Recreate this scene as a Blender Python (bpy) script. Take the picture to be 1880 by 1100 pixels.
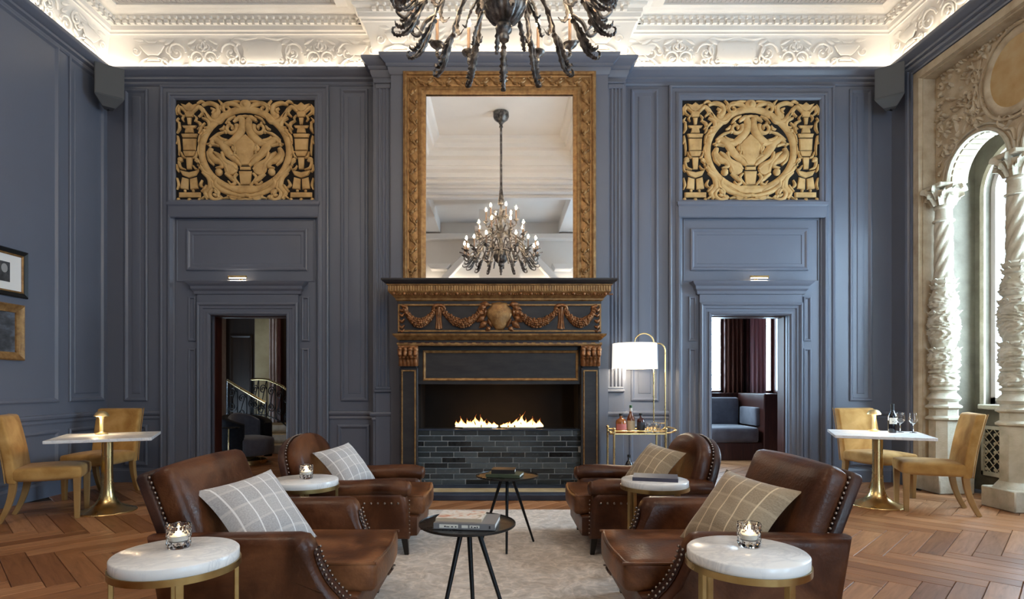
import bpy, bmesh, math, random
from math import pi, sin, cos, radians, sqrt, atan2, hypot
from mathutils import Vector, Matrix
random.seed(7)
for o in list(bpy.data.objects):
    bpy.data.objects.remove(o, do_unlink=True)
SC = bpy.context.scene
C = SC.collection

# ---------------------------------------------------------------- camera, sky, window light, exposure
EYE, FPX, CXP, CYP = 1.3, 1060.0, 917.0, 706.0
cam = bpy.data.cameras.new('camera')
camo = bpy.data.objects.new('camera', cam)
C.objects.link(camo)
camo.location = (0, 0, EYE)
camo.rotation_euler = (pi / 2, 0, 0)
cam.sensor_fit = 'HORIZONTAL'
cam.sensor_width = 36
cam.lens = FPX / 1880 * 36
cam.shift_x = (940 - CXP) / 1880
cam.shift_y = (CYP - 550) / 1880
cam.clip_start = 0.05
cam.clip_end = 100
SC.camera = camo

world = bpy.data.worlds.new('overcast_sky')
SC.world = world
world.use_nodes = True
wb = world.node_tree.nodes['Background']
wb.inputs[0].default_value = (0.58, 0.78, 1.0, 1)
wb.inputs[1].default_value = 23.0

SC.view_settings.view_transform = 'Standard'
SC.view_settings.look = 'None'
SC.view_settings.exposure = 0.5
SC.view_settings.gamma = 1.0
SC.view_settings.use_curve_mapping = False

# room: X left..right, Y away from the camera, Z up
XW, YB, YR = 5.23, 7.70, -3.3
YBR, YPI = 7.36, 7.43          # chimney breast and pilaster faces
XBR, XPI = 1.385, 1.625

def portal(name, loc, rot, sx, sy):
    l = bpy.data.lights.new(name, 'AREA')
    l.shape = 'RECTANGLE'; l.size = sx; l.size_y = sy
    l.cycles.is_portal = True
    o = bpy.data.objects.new(name, l); C.objects.link(o)
    o.location = loc; o.rotation_euler = rot
    return o

def area(name, loc, rot, sx, sy, power, col):
    l = bpy.data.lights.new(name, 'AREA')
    l.shape = 'RECTANGLE'; l.size = sx; l.size_y = sy
    l.energy = power; l.color = col
    o = bpy.data.objects.new(name, l); C.objects.link(o)
    o.location = loc; o.rotation_euler = rot
    return o

def point(name, loc, power, col, r=0.03):
    l = bpy.data.lights.new(name, 'POINT')
    l.energy = power; l.color = col; l.shadow_soft_size = r
    o = bpy.data.objects.new(name, l); C.objects.link(o)
    o.location = loc
    return o

WARM = (1.0, 0.74, 0.45)
portal('window_light_side', (XW + 0.28, -1.6, 2.45), (0, pi / 2, 0), 3.9, .8)
# daylight reaches in through the arcade windows, tall windows added unseen behind the camera and the neighbouring room
portal('window_light_arcade', (6.10, 6.05, 2.55), (0, pi / 2, 0), 3.4, 2.1)
for k, xx in enumerate((3.4,)):
    portal('window_light_rear', (xx, YR - 0.28, 2.45), (pi / 2, 0, 0), .9, 3.9)
portal('window_light_parlour_side', (1.80, 10.0, 1.95), (0, -pi / 2, 0), 1.9, 1.8)  # daylight for the side window added to brighten the parlour
portal('window_light_parlour', (4.2, 11.62, 1.95), (-pi / 2, 0, 0), 2.6, 2.2)
for xx in (-3.2, 3.2):
    area('lounge_ceiling_light', (xx, 1.4, 6.0), (radians(4), 0, 0), 1.6, 1.6, 62, (1, .83, .64))  # added warm fill to brighten the front seating, from no visible lamp
area('hall_ceiling_light', (-4.2, 10.6, 3.05), (0, 0, 0), 0.8, 0.8, 8, WARM)  # added dim warm fill inside the hall, no fixture modelled

# ---------------------------------------------------------------- mesh helpers
class MB:
    def __init__(self):
        self.v, self.f, self.uv = [], [], None
    def add(self, vs, fs):
        n = len(self.v)
        self.v.extend([tuple(p) for p in vs])
        self.f.extend([tuple(i + n for i in q) for q in fs])
        return self
    def box(self, x0, y0, z0, x1, y1, z1, ch=0.0):
        if ch <= 0:
            vs = [(x, y, z) for z in (z0, z1) for y in (y0, y1) for x in (x0, x1)]
            return self.add(vs, [(0, 2, 3, 1), (4, 5, 7, 6), (0, 1, 5, 4), (2, 6, 7, 3), (0, 4, 6, 2), (1, 3, 7, 5)])
        # bevelled edges (24 verts)
        c = ch
        X, Y, Z = (x0, x1), (y0, y1), (z0, z1)
        idx, vs = {}, []
        for i in (0, 1):
            for j in (0, 1):
                for k in (0, 1):
                    sx, sy, sz = 1 - 2 * i, 1 - 2 * j, 1 - 2 * k
                    idx[i, j, k, 0] = len(vs); vs.append((X[i], Y[j] + sy * c, Z[k] + sz * c))
                    idx[i, j, k, 1] = len(vs); vs.append((X[i] + sx * c, Y[j], Z[k] + sz * c))
                    idx[i, j, k, 2] = len(vs); vs.append((X[i] + sx * c, Y[j] + sy * c, Z[k]))
        fs = []
        g = lambda *a: idx[a]
        for i in (0, 1):
            fs.append([g(i, 0, 0, 0), g(i, 1, 0, 0), g(i, 1, 1, 0), g(i, 0, 1, 0)][::(-1 if i == 0 else 1)])
            fs.append([g(0, i, 0, 1), g(0, i, 1, 1), g(1, i, 1, 1), g(1, i, 0, 1)][::(-1 if i == 0 else 1)])
            fs.append([g(0, 0, i, 2), g(1, 0, i, 2), g(1, 1, i, 2), g(0, 1, i, 2)][::(-1 if i == 0 else 1)])
        for i in (0, 1):
            for j in (0, 1):
                fs.append([g(i, j, 0, 0), g(i, j, 0, 1), g(i, j, 1, 1), g(i, j, 1, 0)])
                fs.append([g(i, 0, j, 0), g(i, 0, j, 2), g(i, 1, j, 2), g(i, 1, j, 0)])
                fs.append([g(0, i, j, 1), g(0, i, j, 2), g(1, i, j, 2), g(1, i, j, 1)])
        for i in (0, 1):
            for j in (0, 1):
                for k in (0, 1):
                    fs.append([g(i, j, k, 0), g(i, j, k, 1), g(i, j, k, 2)])
        return self.add(vs, fs)
    def cbox(self, cx, cy, cz, sx, sy, sz, ch=0.0):
        return self.box(cx - sx / 2, cy - sy / 2, cz - sz / 2, cx + sx / 2, cy + sy / 2, cz + sz / 2, ch)
    def lathe(self, prof, seg=32, cx=0, cy=0, cz=0, fn=None, caps=True, phase=0.0):
        vs, fs = [], []
        m = len(prof)
        for (r, z) in prof:
            for s in range(seg):
                a = 2 * pi * s / seg + phase
                rr = fn(r, z, a) if fn else r
                vs.append((cx + rr * cos(a), cy + rr * sin(a), cz + z))
        for i in range(m - 1):
            for s in range(seg):
                t = (s + 1) % seg
                fs.append((i * seg + s, i * seg + t, (i + 1) * seg + t, (i + 1) * seg + s))
        if caps:
            if prof[0][0] > 1e-5: fs.append(tuple(range(seg))[::-1])
            if prof[-1][0] > 1e-5: fs.append(tuple((m - 1) * seg + s for s in range(seg)))
        return self.add(vs, fs)
    def tube(self, pts, ra, rb=None, seg=10, up=None, caps=True):
        """swept ellipse; ra across, rb along the 'up' side (defaults to a circle)"""
        pts = [Vector(p) for p in pts]
        n = len(pts)
        if not hasattr(ra, '__len__'): ra = [ra] * n
        rb = ra if rb is None else (rb if hasattr(rb, '__len__') else [rb] * n)
        tang = []
        for i in range(n):
            t = pts[min(i + 1, n - 1)] - pts[max(i - 1, 0)]
            tang.append(t.normalized() if t.length > 1e-9 else Vector((0, 0, 1)))
        u = Vector(up) if up is not None else (Vector((0, 0, 1)) if abs(tang[0].z) < 0.9 else Vector((0, 1, 0)))
        vs, fs = [], []
        for i in range(n):
            t = tang[i]
            u = (u - t * u.dot(t))
            u = u.normalized() if u.length > 1e-6 else t.orthogonal().normalized()
            s_ = t.cross(u)
            for k in range(seg):
                a = 2 * pi * k / seg
                vs.append(pts[i] + s_ * (cos(a) * ra[i]) + u * (sin(a) * rb[i]))
        for i in range(n - 1):
            for k in range(seg):
                l = (k + 1) % seg
                fs.append((i * seg + k, i * seg + l, (i + 1) * seg + l, (i + 1) * seg + k))
        if caps:
            fs.append(tuple(range(seg))[::-1])
            fs.append(tuple((n - 1) * seg + k for k in range(seg)))
        return self.add(vs, fs)
    def grid(self, fn, nu, nv, closed_u=False):
        vs = [fn(i / nu, j / nv) for j in range(nv + 1) for i in range(nu + 1)]
        w = nu + 1
        fs = [(j * w + i, j * w + i + 1, (j + 1) * w + i + 1, (j + 1) * w + i) for j in range(nv) for i in range(nu)]
        return self.add(vs, fs)
    def prism(self, poly, fn0, fn1):
        """poly 2D points -> two 3D outlines joined by walls"""
        n = len(poly)
        vs = [fn0(p) for p in poly] + [fn1(p) for p in poly]
        fs = [tuple(range(n))[::-1], tuple(range(n, 2 * n))]
        fs += [(i, (i + 1) % n, n + (i + 1) % n, n + i) for i in range(n)]
        return self.add(vs, fs)
    def ball(self, c, r, seg=8, rings=5, sc=(1, 1, 1)):
        prof = []
        for i in range(rings + 1):
            a = -pi / 2 + pi * i / rings
            prof.append((max(cos(a), 1e-6) * r, sin(a) * r))
        vs, fs = [], []
        for (rr, z) in prof:
            for s in range(seg):
                a = 2 * pi * s / seg
                vs.append((c[0] + rr * cos(a) * sc[0], c[1] + rr * sin(a) * sc[1], c[2] + z * sc[2]))
        for i in range(rings):
            for s in range(seg):
                t = (s + 1) % seg
                fs.append((i * seg + s, i * seg + t, (i + 1) * seg + t, (i + 1) * seg + s))
        return self.add(vs, fs)
    def xf(self, M, start=0):
        for i in range(start, len(self.v)):
            p = M @ Vector(self.v[i])
            self.v[i] = (p.x, p.y, p.z)
        return self
    def build(self, name, mat, parent=None, loc=(0, 0, 0), rot=(0, 0, 0), smooth=32, bevel=0.0, sub=0, weld=False, kind=None, label=None, cat=None, group=None):
        me = bpy.data.meshes.new(name)
        me.from_pydata(self.v, [], self.f)
        if weld or True:
            bm = bmesh.new(); bm.from_mesh(me)
            if weld: bmesh.ops.remove_doubles(bm, verts=bm.verts, dist=1e-5)
            bmesh.ops.recalc_face_normals(bm, faces=bm.faces)
            bm.to_mesh(me); bm.free()
        if self.uv:
            lay = me.uv_layers.new(name='UVMap')
            for lp in me.loops:
                lay.data[lp.index].uv = self.uv[lp.vertex_index]
        if smooth:
            me.shade_smooth()
            if smooth < 180: me.set_sharp_from_angle(angle=radians(smooth))
        for m in (mat if isinstance(mat, (list, tuple)) else [mat]):
            me.materials.append(m)
        return link(name, me, parent, loc, rot, bevel, sub, kind, label, cat, group)

def link(name, me, parent=None, loc=(0, 0, 0), rot=(0, 0, 0), bevel=0.0, sub=0, kind=None, label=None, cat=None, group=None):
    o = bpy.data.objects.new(name, me)
    C.objects.link(o)
    o.parent = parent
    o.location = loc; o.rotation_euler = rot
    if bevel:
        b = o.modifiers.new('edge', 'BEVEL'); b.width = bevel; b.segments = 2; b.limit_method = 'ANGLE'; b.angle_limit = radians(40)
    if sub:
        s = o.modifiers.new('soft', 'SUBSURF'); s.levels = sub; s.render_levels = sub
    if kind: o['kind'] = kind
    if label: o['label'] = label
    if cat: o['category'] = cat
    if group: o['group'] = group
    return o

def thing(name, label, cat, loc=(0, 0, 0), rz=0.0, group=None, kind=None):
    o = bpy.data.objects.new(name, None)
    C.objects.link(o)
    o.empty_display_size = 0.1
    o.location = loc; o.rotation_euler = (0, 0, rz)
    if label: o['label'] = label
    if cat: o['category'] = cat
    if group: o['group'] = group
    if kind: o['kind'] = kind
    return o

def dup(o, loc=None, rz=None, label=None, parent=None, rot=None):
    c = o.copy(); C.objects.link(c)
    if parent is not None: c.parent = parent
    if loc is not None: c.location = loc
    if rz is not None: c.rotation_euler = (0, 0, rz)
    if rot is not None: c.rotation_euler = rot
    if label: c['label'] = label
    for ch in list(o.children):
        dup(ch, parent=c)
    return c

def catmull(pts, n=8, closed=False):
    P = [Vector(p) for p in pts]
    m = len(P); out = []
    rng = range(m if closed else m - 1)
    for i in rng:
        if closed:
            a, b, c, d = P[(i - 1) % m], P[i], P[(i + 1) % m], P[(i + 2) % m]
        else:
            a = P[i - 1] if i > 0 else P[0] * 2 - P[1]
            b, c = P[i], P[i + 1]
            d = P[i + 2] if i + 2 < m else P[-1] * 2 - P[-2]
        for k in range(n):
            t = k / n
            out.append(0.5 * ((2 * b) + (c - a) * t + (2 * a - 5 * b + 4 * c - d) * t * t + (3 * b - a - 3 * c + d) * t ** 3))
    if not closed: out.append(P[-1])
    return out

def sweep(mb, path, prof, closed=False):
    """mitred moulding: path of (x,y), room on the right-hand side of travel; prof of (out, z)"""
    n = len(path); P = [Vector(p) for p in path]
    offs = []
    for i in range(n):
        def nrm(a, b):
            d = (b - a).normalized(); return Vector((d.y, -d.x))
        if closed or 0 < i < n - 1:
            n1 = nrm(P[i - 1], P[i]); n2 = nrm(P[i], P[(i + 1) % n])
            m = (n1 + n2); offs.append(m / max(m.dot(n1), 1e-6) if m.length > 1e-6 else n1)
        elif i == 0: offs.append(nrm(P[0], P[1]))
        else: offs.append(nrm(P[-2], P[-1]))
    k = len(prof)
    vs = [(P[i].x + offs[i].x * s, P[i].y + offs[i].y * s, z) for i in range(n) for (s, z) in prof]
    fs = []
    for i in range(n if closed else n - 1):
        j = (i + 1) % n
        for q in range(k - 1):
            fs.append((i * k + q, j * k + q, j * k + q + 1, i * k + q + 1))
    return mb.add(vs, fs)

# planes: (u, v, height) -> world
def on_back(y): return lambda u, v, h: (u, y - h, v)
def on_left(x): return lambda u, v, h: (x + h, u, v)
def on_right(x): return lambda u, v, h: (x - h, u, v)

def frame_panel(mb, pl, u0, v0, u1, v1, prof, fill=True):
    """rectangular moulding: prof of (inset, height) from the outside in; the last ring is filled"""
    vs, fs = [], []
    for (i, h) in prof:
        vs += [pl(u0 + i, v0 + i, h), pl(u1 - i, v0 + i, h), pl(u1 - i, v1 - i, h), pl(u0 + i, v1 - i, h)]
    for r in range(len(prof) - 1):
        for c in range(4):
            d = (c + 1) % 4
            fs.append((r * 4 + c, r * 4 + d, (r + 1) * 4 + d, (r + 1) * 4 + c))
    if fill:
        r = (len(prof) - 1) * 4
        fs.append((r, r + 1, r + 2, r + 3))
    return mb.add(vs, fs)

def open_frame(mb, pl, u0, v0, u1, v1, prof):
    """three-sided architrave (no bottom), prof of (inset, height)"""
    vs, fs = [], []
    k = len(prof)
    for (i, h) in prof:
        vs += [pl(u0 + i, v0, h), pl(u0 + i, v1 - i, h), pl(u1 - i, v1 - i, h), pl(u1 - i, v0, h)]
    for r in range(k - 1):
        for c in range(3):
            fs.append((r * 4 + c, r * 4 + c + 1, (r + 1) * 4 + c + 1, (r + 1) * 4 + c))
    return mb.add(vs, fs)

# 2-D relief strokes in a (u, v) plane with height towards -Y : u->x, v->z
def ridge(mb, pts, w, h, seg=6, base=0.0, n=6, raw=False):
    P = [Vector((p[0], p[1], 0)) for p in pts]
    if not raw and len(P) > 2: P = catmull(P, n)
    m = len(P)
    def val(x, t):
        if not hasattr(x, '__len__'): return x
        f = t * (len(x) - 1); i = min(int(f), len(x) - 2); return x[i] + (x[i + 1] - x[i]) * (f - i)
    vs, fs = [], []
    for i, p in enumerate(P):
        t = (P[min(i + 1, m - 1)] - P[max(i - 1, 0)])
        t = t.normalized() if t.length > 1e-9 else Vector((1, 0, 0))
        nn = Vector((-t.y, t.x, 0))
        ww, hh = val(w, i / (m - 1)), val(h, i / (m - 1))
        for k in range(seg + 1):
            a = pi * k / seg
            q = p + nn * (cos(a) * ww / 2)
            vs.append((q.x, -(base + sin(a) * hh), q.y))
    s = seg + 1
    for i in range(m - 1):
        for k in range(seg):
            fs.append((i * s + k, i * s + k + 1, (i + 1) * s + k + 1, (i + 1) * s + k))
    fs.append(tuple(range(s))); fs.append(tuple((m - 1) * s + k for k in range(s))[::-1])
    return mb.add(vs, fs)

def spiral(cx, cy, r0, r1, a0, turns, n=26):
    return [(cx + (r0 + (r1 - r0) * t) * cos(a0 + turns * 2 * pi * t), cy + (r0 + (r1 - r0) * t) * sin(a0 + turns * 2 * pi * t)) for t in [i / n for i in range(n + 1)]]

def dome(mb, poly, h, rings=4, edge=0.4):
    """poly (u,v) rising to a pillow of height h"""
    n = len(poly)
    cx = sum(p[0] for p in poly) / n; cy = sum(p[1] for p in poly) / n
    vs, fs = [], []
    for r in range(rings + 1):
        t = r / rings
        if r == 0: k, hh = 1.0, 0.0
        else:
            k = 1 - 0.9 * ((r - 0.6) / rings); hh = h * (edge + (1 - edge) * sin(t * pi / 2))
        for p in poly: vs.append((cx + (p[0] - cx) * k, -hh, cy + (p[1] - cy) * k))
    for r in range(rings):
        for i in range(n):
            j = (i + 1) % n
            fs.append((r * n + i, r * n + j, (r + 1) * n + j, (r + 1) * n + i))
    fs.append(tuple(rings * n + i for i in range(n)))
    return mb.add(vs, fs)

def ell(cx, cy, rx, ry, n=16, a0=0.0):
    return [(cx + rx * cos(a0 + 2 * pi * i / n), cy + ry * sin(a0 + 2 * pi * i / n)) for i in range(n)]

def leaf(mb, p0, p1, w, h, bend=0.0):
    a, b = Vector(p0), Vector(p1)
    d = b - a; nn = Vector((-d.y, d.x))
    pts = [a, a + d * 0.5 + nn * bend, b]
    return ridge(mb, pts, [w * .35, w, w * .75, w * .12], [h * .6, h, h * .7, h * .3], seg=4, n=5)

def puff(mb, sx, sy, sz, r, bulge=(0, 0, 0), n=8, fn=None, c=(0, 0, 0)):
    """soft box: half sizes sx,sy,sz rounded by r and bulged on its faces"""
    vs, idx, fs = [], {}, []
    hs = (sx, sy, sz)
    def key(p): return tuple(round(x, 5) for x in p)
    def vert(u):
        k = key(u)
        if k in idx: return idx[k]
        p = [u[i] * hs[i] for i in range(3)]
        q = [max(-hs[i] + r, min(hs[i] - r, p[i])) for i in range(3)]
        d = [p[i] - q[i] for i in range(3)]
        L = sqrt(sum(x * x for x in d))
        if L > 1e-9: p = [q[i] + d[i] / L * r for i in range(3)] if L > r or sum(1 for x in d if abs(x) > 1e-9) > 1 else p
        for i in range(3):
            j, l = (i + 1) % 3, (i + 2) % 3
            p[i] += bulge[i] * u[i] * (1 - u[j] ** 2) * (1 - u[l] ** 2)
        if fn: p = fn(*p)
        idx[k] = len(vs); vs.append((p[0] + c[0], p[1] + c[1], p[2] + c[2]))
        return idx[k]
    # denser near the edges
    ts = [-1 + 2 * i / n for i in range(n + 1)]
    ts = [t * (1.5 - 0.5 * t * t) for t in ts]
    for ax in range(3):
        for s in (-1, 1):
            for i in range(n):
                for j in range(n):
                    def mk(a, b):
                        u = [0, 0, 0]; u[ax] = s; u[(ax + 1) % 3] = a; u[(ax + 2) % 3] = b
                        return vert(u)
                    q = [mk(ts[i], ts[j]), mk(ts[i + 1], ts[j]), mk(ts[i + 1], ts[j + 1]), mk(ts[i], ts[j + 1])]
                    fs.append(q if s > 0 else q[::-1])
    return mb.add(vs, fs)

def slab(mb, poly, t, r, to3, bulge=0.0, seg=4, rings=3):
    """thick rounded outline; poly (u,v); to3(u,v,h) with h from -t/2 to t/2"""
    n = len(poly)
    cx = sum(p[0] for p in poly) / n; cy = sum(p[1] for p in poly) / n
    ar = sum(poly[i][0] * poly[(i + 1) % n][1] - poly[(i + 1) % n][0] * poly[i][1] for i in range(n))
    sg = 1 if ar > 0 else -1
    nr = []
    for i in range(n):
        a, b, c = Vector(poly[i - 1]), Vector(poly[i]), Vector(poly[(i + 1) % n])
        d1 = (b - a).normalized(); d2 = (c - b).normalized()
        n1 = Vector((-d1.y, d1.x)) * sg; n2 = Vector((-d2.y, d2.x)) * sg
        m = n1 + n2
        nr.append(m / max(m.dot(n1), 0.5) if m.length > 1e-6 else n1)
    lay = []
    for s in (-1, 1):
        l = []
        for k in range(rings, 0, -1):
            f = 1 - k / (rings + 0.6)
            l.append([(cx + (poly[i][0] + nr[i].x * r - cx) * f, cy + (poly[i][1] + nr[i].y * r - cy) * f, s * (t / 2 + bulge * (1 - f * f))) for i in range(n)])
        for k in range(seg + 1):
            a = pi / 2 * k / seg
            ins = r * (1 - sin(a)); hh = t / 2 - r * (1 - cos(a))
            l.append([(poly[i][0] + nr[i].x * ins, poly[i][1] + nr[i].y * ins, s * hh) for i in range(n)])
        lay.append(l)
    allr = lay[0] + lay[1][::-1]
    vs, fs = [], []
    for l in allr:
        vs += [to3(*p) for p in l]
    for q in range(len(allr) - 1):
        for i in range(n):
            j = (i + 1) % n
            fs.append((q * n + i, q * n + j, (q + 1) * n + j, (q + 1) * n + i))
    fs.append(tuple(range(n))[::-1]); fs.append(tuple((len(allr) - 1) * n + i for i in range(n)))
    return mb.add(vs, fs)

# ---------------------------------------------------------------- materials
def pm(name, col, rough=0.5, metal=0.0, spec=0.5, emit=None, es=0.0, trans=0.0, ior=1.45, coat=0.0, sheen=0.0):
    m = bpy.data.materials.new(name); m.use_nodes = True
    b = m.node_tree.nodes['Principled BSDF']
    b.inputs['Base Color'].default_value = (*col, 1)
    b.inputs['Roughness'].default_value = rough
    b.inputs['Metallic'].default_value = metal
    b.inputs['Specular IOR Level'].default_value = spec
    b.inputs['IOR'].default_value = ior
    b.inputs['Transmission Weight'].default_value = trans
    b.inputs['Coat Weight'].default_value = coat
    b.inputs['Sheen Weight'].default_value = sheen
    if emit:
        b.inputs['Emission Color'].default_value = (*emit, 1)
        b.inputs['Emission Strength'].default_value = es
    return m

def nd(m, t, **kw):
    n = m.node_tree.nodes.new(t)
    for k, v in kw.items():
        if k.startswith('i_'): n.inputs[k[2:].replace('_', ' ')].default_value = v
        else: setattr(n, k, v)
    return n
def lk(m, a, b): m.node_tree.links.new(a, b)

def noisy(m, scale=(1, 1, 1), nscale=5.0, detail=4, stops=None, bump=0.0, bscale=None, rough=None, coords='Object', distort=0.0, nrough=0.55):
    """noise-driven colour ramp, roughness and fine bump on object coordinates"""
    b = m.node_tree.nodes['Principled BSDF']
    tc = nd(m, 'ShaderNodeTexCoord'); mp = nd(m, 'ShaderNodeMapping')
    mp.inputs['Scale'].default_value = scale
    lk(m, tc.outputs[coords], mp.inputs['Vector'])
    nz = nd(m, 'ShaderNodeTexNoise', i_Scale=nscale, i_Detail=detail, i_Roughness=nrough, i_Distortion=distort)
    lk(m, mp.outputs[0], nz.inputs['Vector'])
    if stops:
        cr = nd(m, 'ShaderNodeValToRGB')
        e = cr.color_ramp.elements
        while len(e) < len(stops): e.new(0.5)
        for k, (p, c) in enumerate(stops):
            e[k].position = p; e[k].color = (*c, 1)
        lk(m, nz.outputs['Fac'], cr.inputs[0]); lk(m, cr.outputs[0], b.inputs['Base Color'])
    if rough:
        mr = nd(m, 'ShaderNodeMapRange'); mr.inputs['To Min'].default_value, mr.inputs['To Max'].default_value = rough
        mr.inputs['From Min'].default_value = 0.3; mr.inputs['From Max'].default_value = 0.7
        lk(m, nz.outputs['Fac'], mr.inputs['Value']); lk(m, mr.outputs[0], b.inputs['Roughness'])
    if bump:
        n2 = nz
        if bscale:
            n2 = nd(m, 'ShaderNodeTexNoise', i_Scale=bscale, i_Detail=3.0); lk(m, mp.outputs[0], n2.inputs['Vector'])
        bp = nd(m, 'ShaderNodeBump', i_Strength=bump, i_Distance=0.01)
        lk(m, n2.outputs['Fac'], bp.inputs['Height']); lk(m, bp.outputs[0], b.inputs['Normal'])
    return m

M = {}
M['paint'] = noisy(pm('blue_grey_paint', (.12, .133, .170), .40), nscale=1.3, stops=[(.3, (.120, .132, .170)), (.7, (.128, .142, .184))], bump=.05, bscale=60)
M['plaster'] = noisy(pm('white_plaster', (.78, .74, .68), .7), nscale=2.0, stops=[(.3, (.74, .71, .66)), (.7, (.80, .77, .72))], bump=.08, bscale=40)
M['ceil_grey'] = noisy(pm('grey_ceiling_panel', (.42, .40, .39), .8), scale=(1, 1, 1), nscale=3, stops=[(.3, (.40, .385, .375)), (.7, (.46, .44, .43))])
M['white_ceiling'] = noisy(pm('white_ceiling', (.78, .77, .75), .8), nscale=1.5, stops=[(.3, (.75, .74, .73)), (.7, (.80, .79, .78))])
M['gold'] = noisy(pm('antique_gilt', (.32, .17, .06), .42, .45), nscale=18, stops=[(.25, (.15, .066, .021)), (.55, (.30, .165, .060)), (.8, (.46, .265, .105))], bump=.25, bscale=45, rough=(.35, .55))
M['bronze_gilt'] = noisy(pm('bronzed_carving', (.28, .12, .045), .38, .5), nscale=22, stops=[(.25, (.10, .038, .014)), (.55, (.27, .115, .044)), (.85, (.46, .235, .10))], bump=.25, bscale=50, rough=(.28, .45))
M['carved'] = noisy(pm('carved_tan_wood', (.45, .30, .13), .6), nscale=7, stops=[(.25, (.36, .21, .075)), (.5, (.58, .365, .145)), (.8, (.70, .48, .225))], bump=.25, bscale=35)
M['black_board'] = pm('black_backing', (.008, .006, .005), .9)
M['dark_mantel'] = noisy(pm('dark_painted_wood', (.030, .028, .030), .45, spec=.3), scale=(1, 4, 4), nscale=4, stops=[(.3, (.022, .021, .024)), (.7, (.042, .038, .038))], bump=.08, bscale=25)
M['soot'] = noisy(pm('sooty_firebox', (.010, .009, .009), .9), nscale=4, stops=[(.3, (.004, .004, .004)), (.7, (.010, .008, .007))])
M['mortar'] = noisy(pm('grey_mortar', (.30, .31, .32), .9), nscale=30, stops=[(.3, (.36, .37, .38)), (.7, (.48, .49, .50))])
def brick_mat():
    m = pm('glazed_black_brick', (.02, .025, .03), .18, coat=.5)
    noisy(m, nscale=14, bump=.35, bscale=18, rough=(.12, .3))
    b = m.node_tree.nodes['Principled BSDF']
    oi = nd(m, 'ShaderNodeObjectInfo'); cr = nd(m, 'ShaderNodeValToRGB')
    e = cr.color_ramp.elements
    e[0].color = (.006, .007, .008, 1); e[1].color = (.075, .092, .10, 1)
    lk(m, oi.outputs['Random'], cr.inputs[0]); lk(m, cr.outputs[0], b.inputs['Base Color'])
    return m
M['brick'] = brick_mat()
M['slate'] = noisy(pm('slate_hearth', (.035, .045, .07), .3), nscale=6, stops=[(.3, (.028, .036, .058)), (.7, (.05, .062, .09))])
M['mirror'] = pm('mirror_glass', (.93, .93, .92), .015, 1.0)
M['brass'] = noisy(pm('brushed_brass', (.72, .53, .25), .27, 1.0), nscale=3, stops=[(.3, (.70, .51, .235)), (.7, (.75, .56, .27))], rough=(.24, .31))
M['brass_soft'] = pm('satin_brass', (.74, .56, .28), .42, .9)
M['brass_dark'] = noisy(pm('aged_brass', (.42, .29, .12), .34, 1.0), nscale=9, stops=[(.3, (.34, .225, .085)), (.7, (.50, .36, .16))], rough=(.26, .42))
M['bronze'] = noisy(pm('dark_bronze', (.07, .066, .062), .36, .8), nscale=20, stops=[(.3, (.04, .037, .035)), (.5, (.13, .12, .115)), (.75, (.40, .37, .34))], bump=.25, bscale=60, rough=(.3, .5))
M['iron'] = pm('black_iron', (.012, .012, .013), .42, .6)
M['black_metal'] = noisy(pm('blackened_steel', (.016, .015, .015), .32, .5), nscale=12, stops=[(.3, (.013, .012, .012)), (.7, (.03, .027, .025))], rough=(.22, .4))
M['candle'] = pm('tan_candle_sleeve', (.27, .17, .115), .6)
M['bulb'] = pm('glowing_bulb', (1, .8, .5), .3, emit=(1, .74, .46), es=190)
M['steel'] = pm('polished_steel', (.6, .6, .62), .2, 1.0)
M['shade'] = pm('lit_linen_shade', (.9, .87, .8), .8, emit=(1, .92, .80), es=.8)
M['glass'] = pm('clear_glass', (1, 1, 1), .02, trans=1.0, ior=1.45)
M['marble'] = None
def marble():
    m = pm('white_marble', (.80, .79, .78), .22)
    b = m.node_tree.nodes['Principled BSDF']
    tc = nd(m, 'ShaderNodeTexCoord'); mp = nd(m, 'ShaderNodeMapping'); mp.inputs['Scale'].default_value = (3.2, 6.5, 3.2); mp.inputs['Rotation'].default_value = (0, 0, .5)
    lk(m, tc.outputs['Object'], mp.inputs[0])
    nz = nd(m, 'ShaderNodeTexNoise', i_Scale=1.6, i_Detail=7.0, i_Roughness=.62, i_Distortion=1.1); lk(m, mp.outputs[0], nz.inputs['Vector'])
    cr = nd(m, 'ShaderNodeValToRGB'); e = cr.color_ramp.elements
    e[0].position = .44; e[0].color = (.80, .79, .78, 1); e[1].position = .56; e[1].color = (.80, .79, .78, 1)
    x = e.new(.5); x.color = (.66, .66, .67, 1)
    lk(m, nz.outputs['Fac'], cr.inputs[0]); lk(m, cr.outputs[0], b.inputs['Base Color'])
    return m
M['marble'] = marble()
def leather(name, dark, mid, light):
    m = pm(name, mid, .4, spec=.38)
    noisy(m, nscale=3.4, detail=6, stops=[(.32, dark), (.5, mid), (.72, light)], bump=.18, bscale=70, rough=(.28, .48), distort=.6, nrough=.6)
    return m
M['leather'] = leather('brown_leather', (.034, .0095, .0035), (.072, .0225, .0078), (.150, .054, .020))
M['leather_worn'] = leather('worn_brown_leather', (.045, .014, .005), (.135, .049, .018), (.32, .135, .056))
M['leather_dark'] = leather('dark_leather', (.022, .009, .007), (.040, .016, .011), (.075, .03, .018))
M['nail'] = pm('pewter_nailhead', (.30, .25, .22), .35, 1.0)
M['ebony'] = pm('ebonised_wood', (.010, .007, .006), .35)
M['velvet'] = noisy(pm('mustard_velvet', (.33, .17, .045), .85, spec=.15, sheen=.1), nscale=5, detail=5, stops=[(.25, (.27, .125, .030)), (.5, (.41, .225, .068)), (.8, (.57, .345, .125))], bump=.12, bscale=16, distort=.5)
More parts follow.
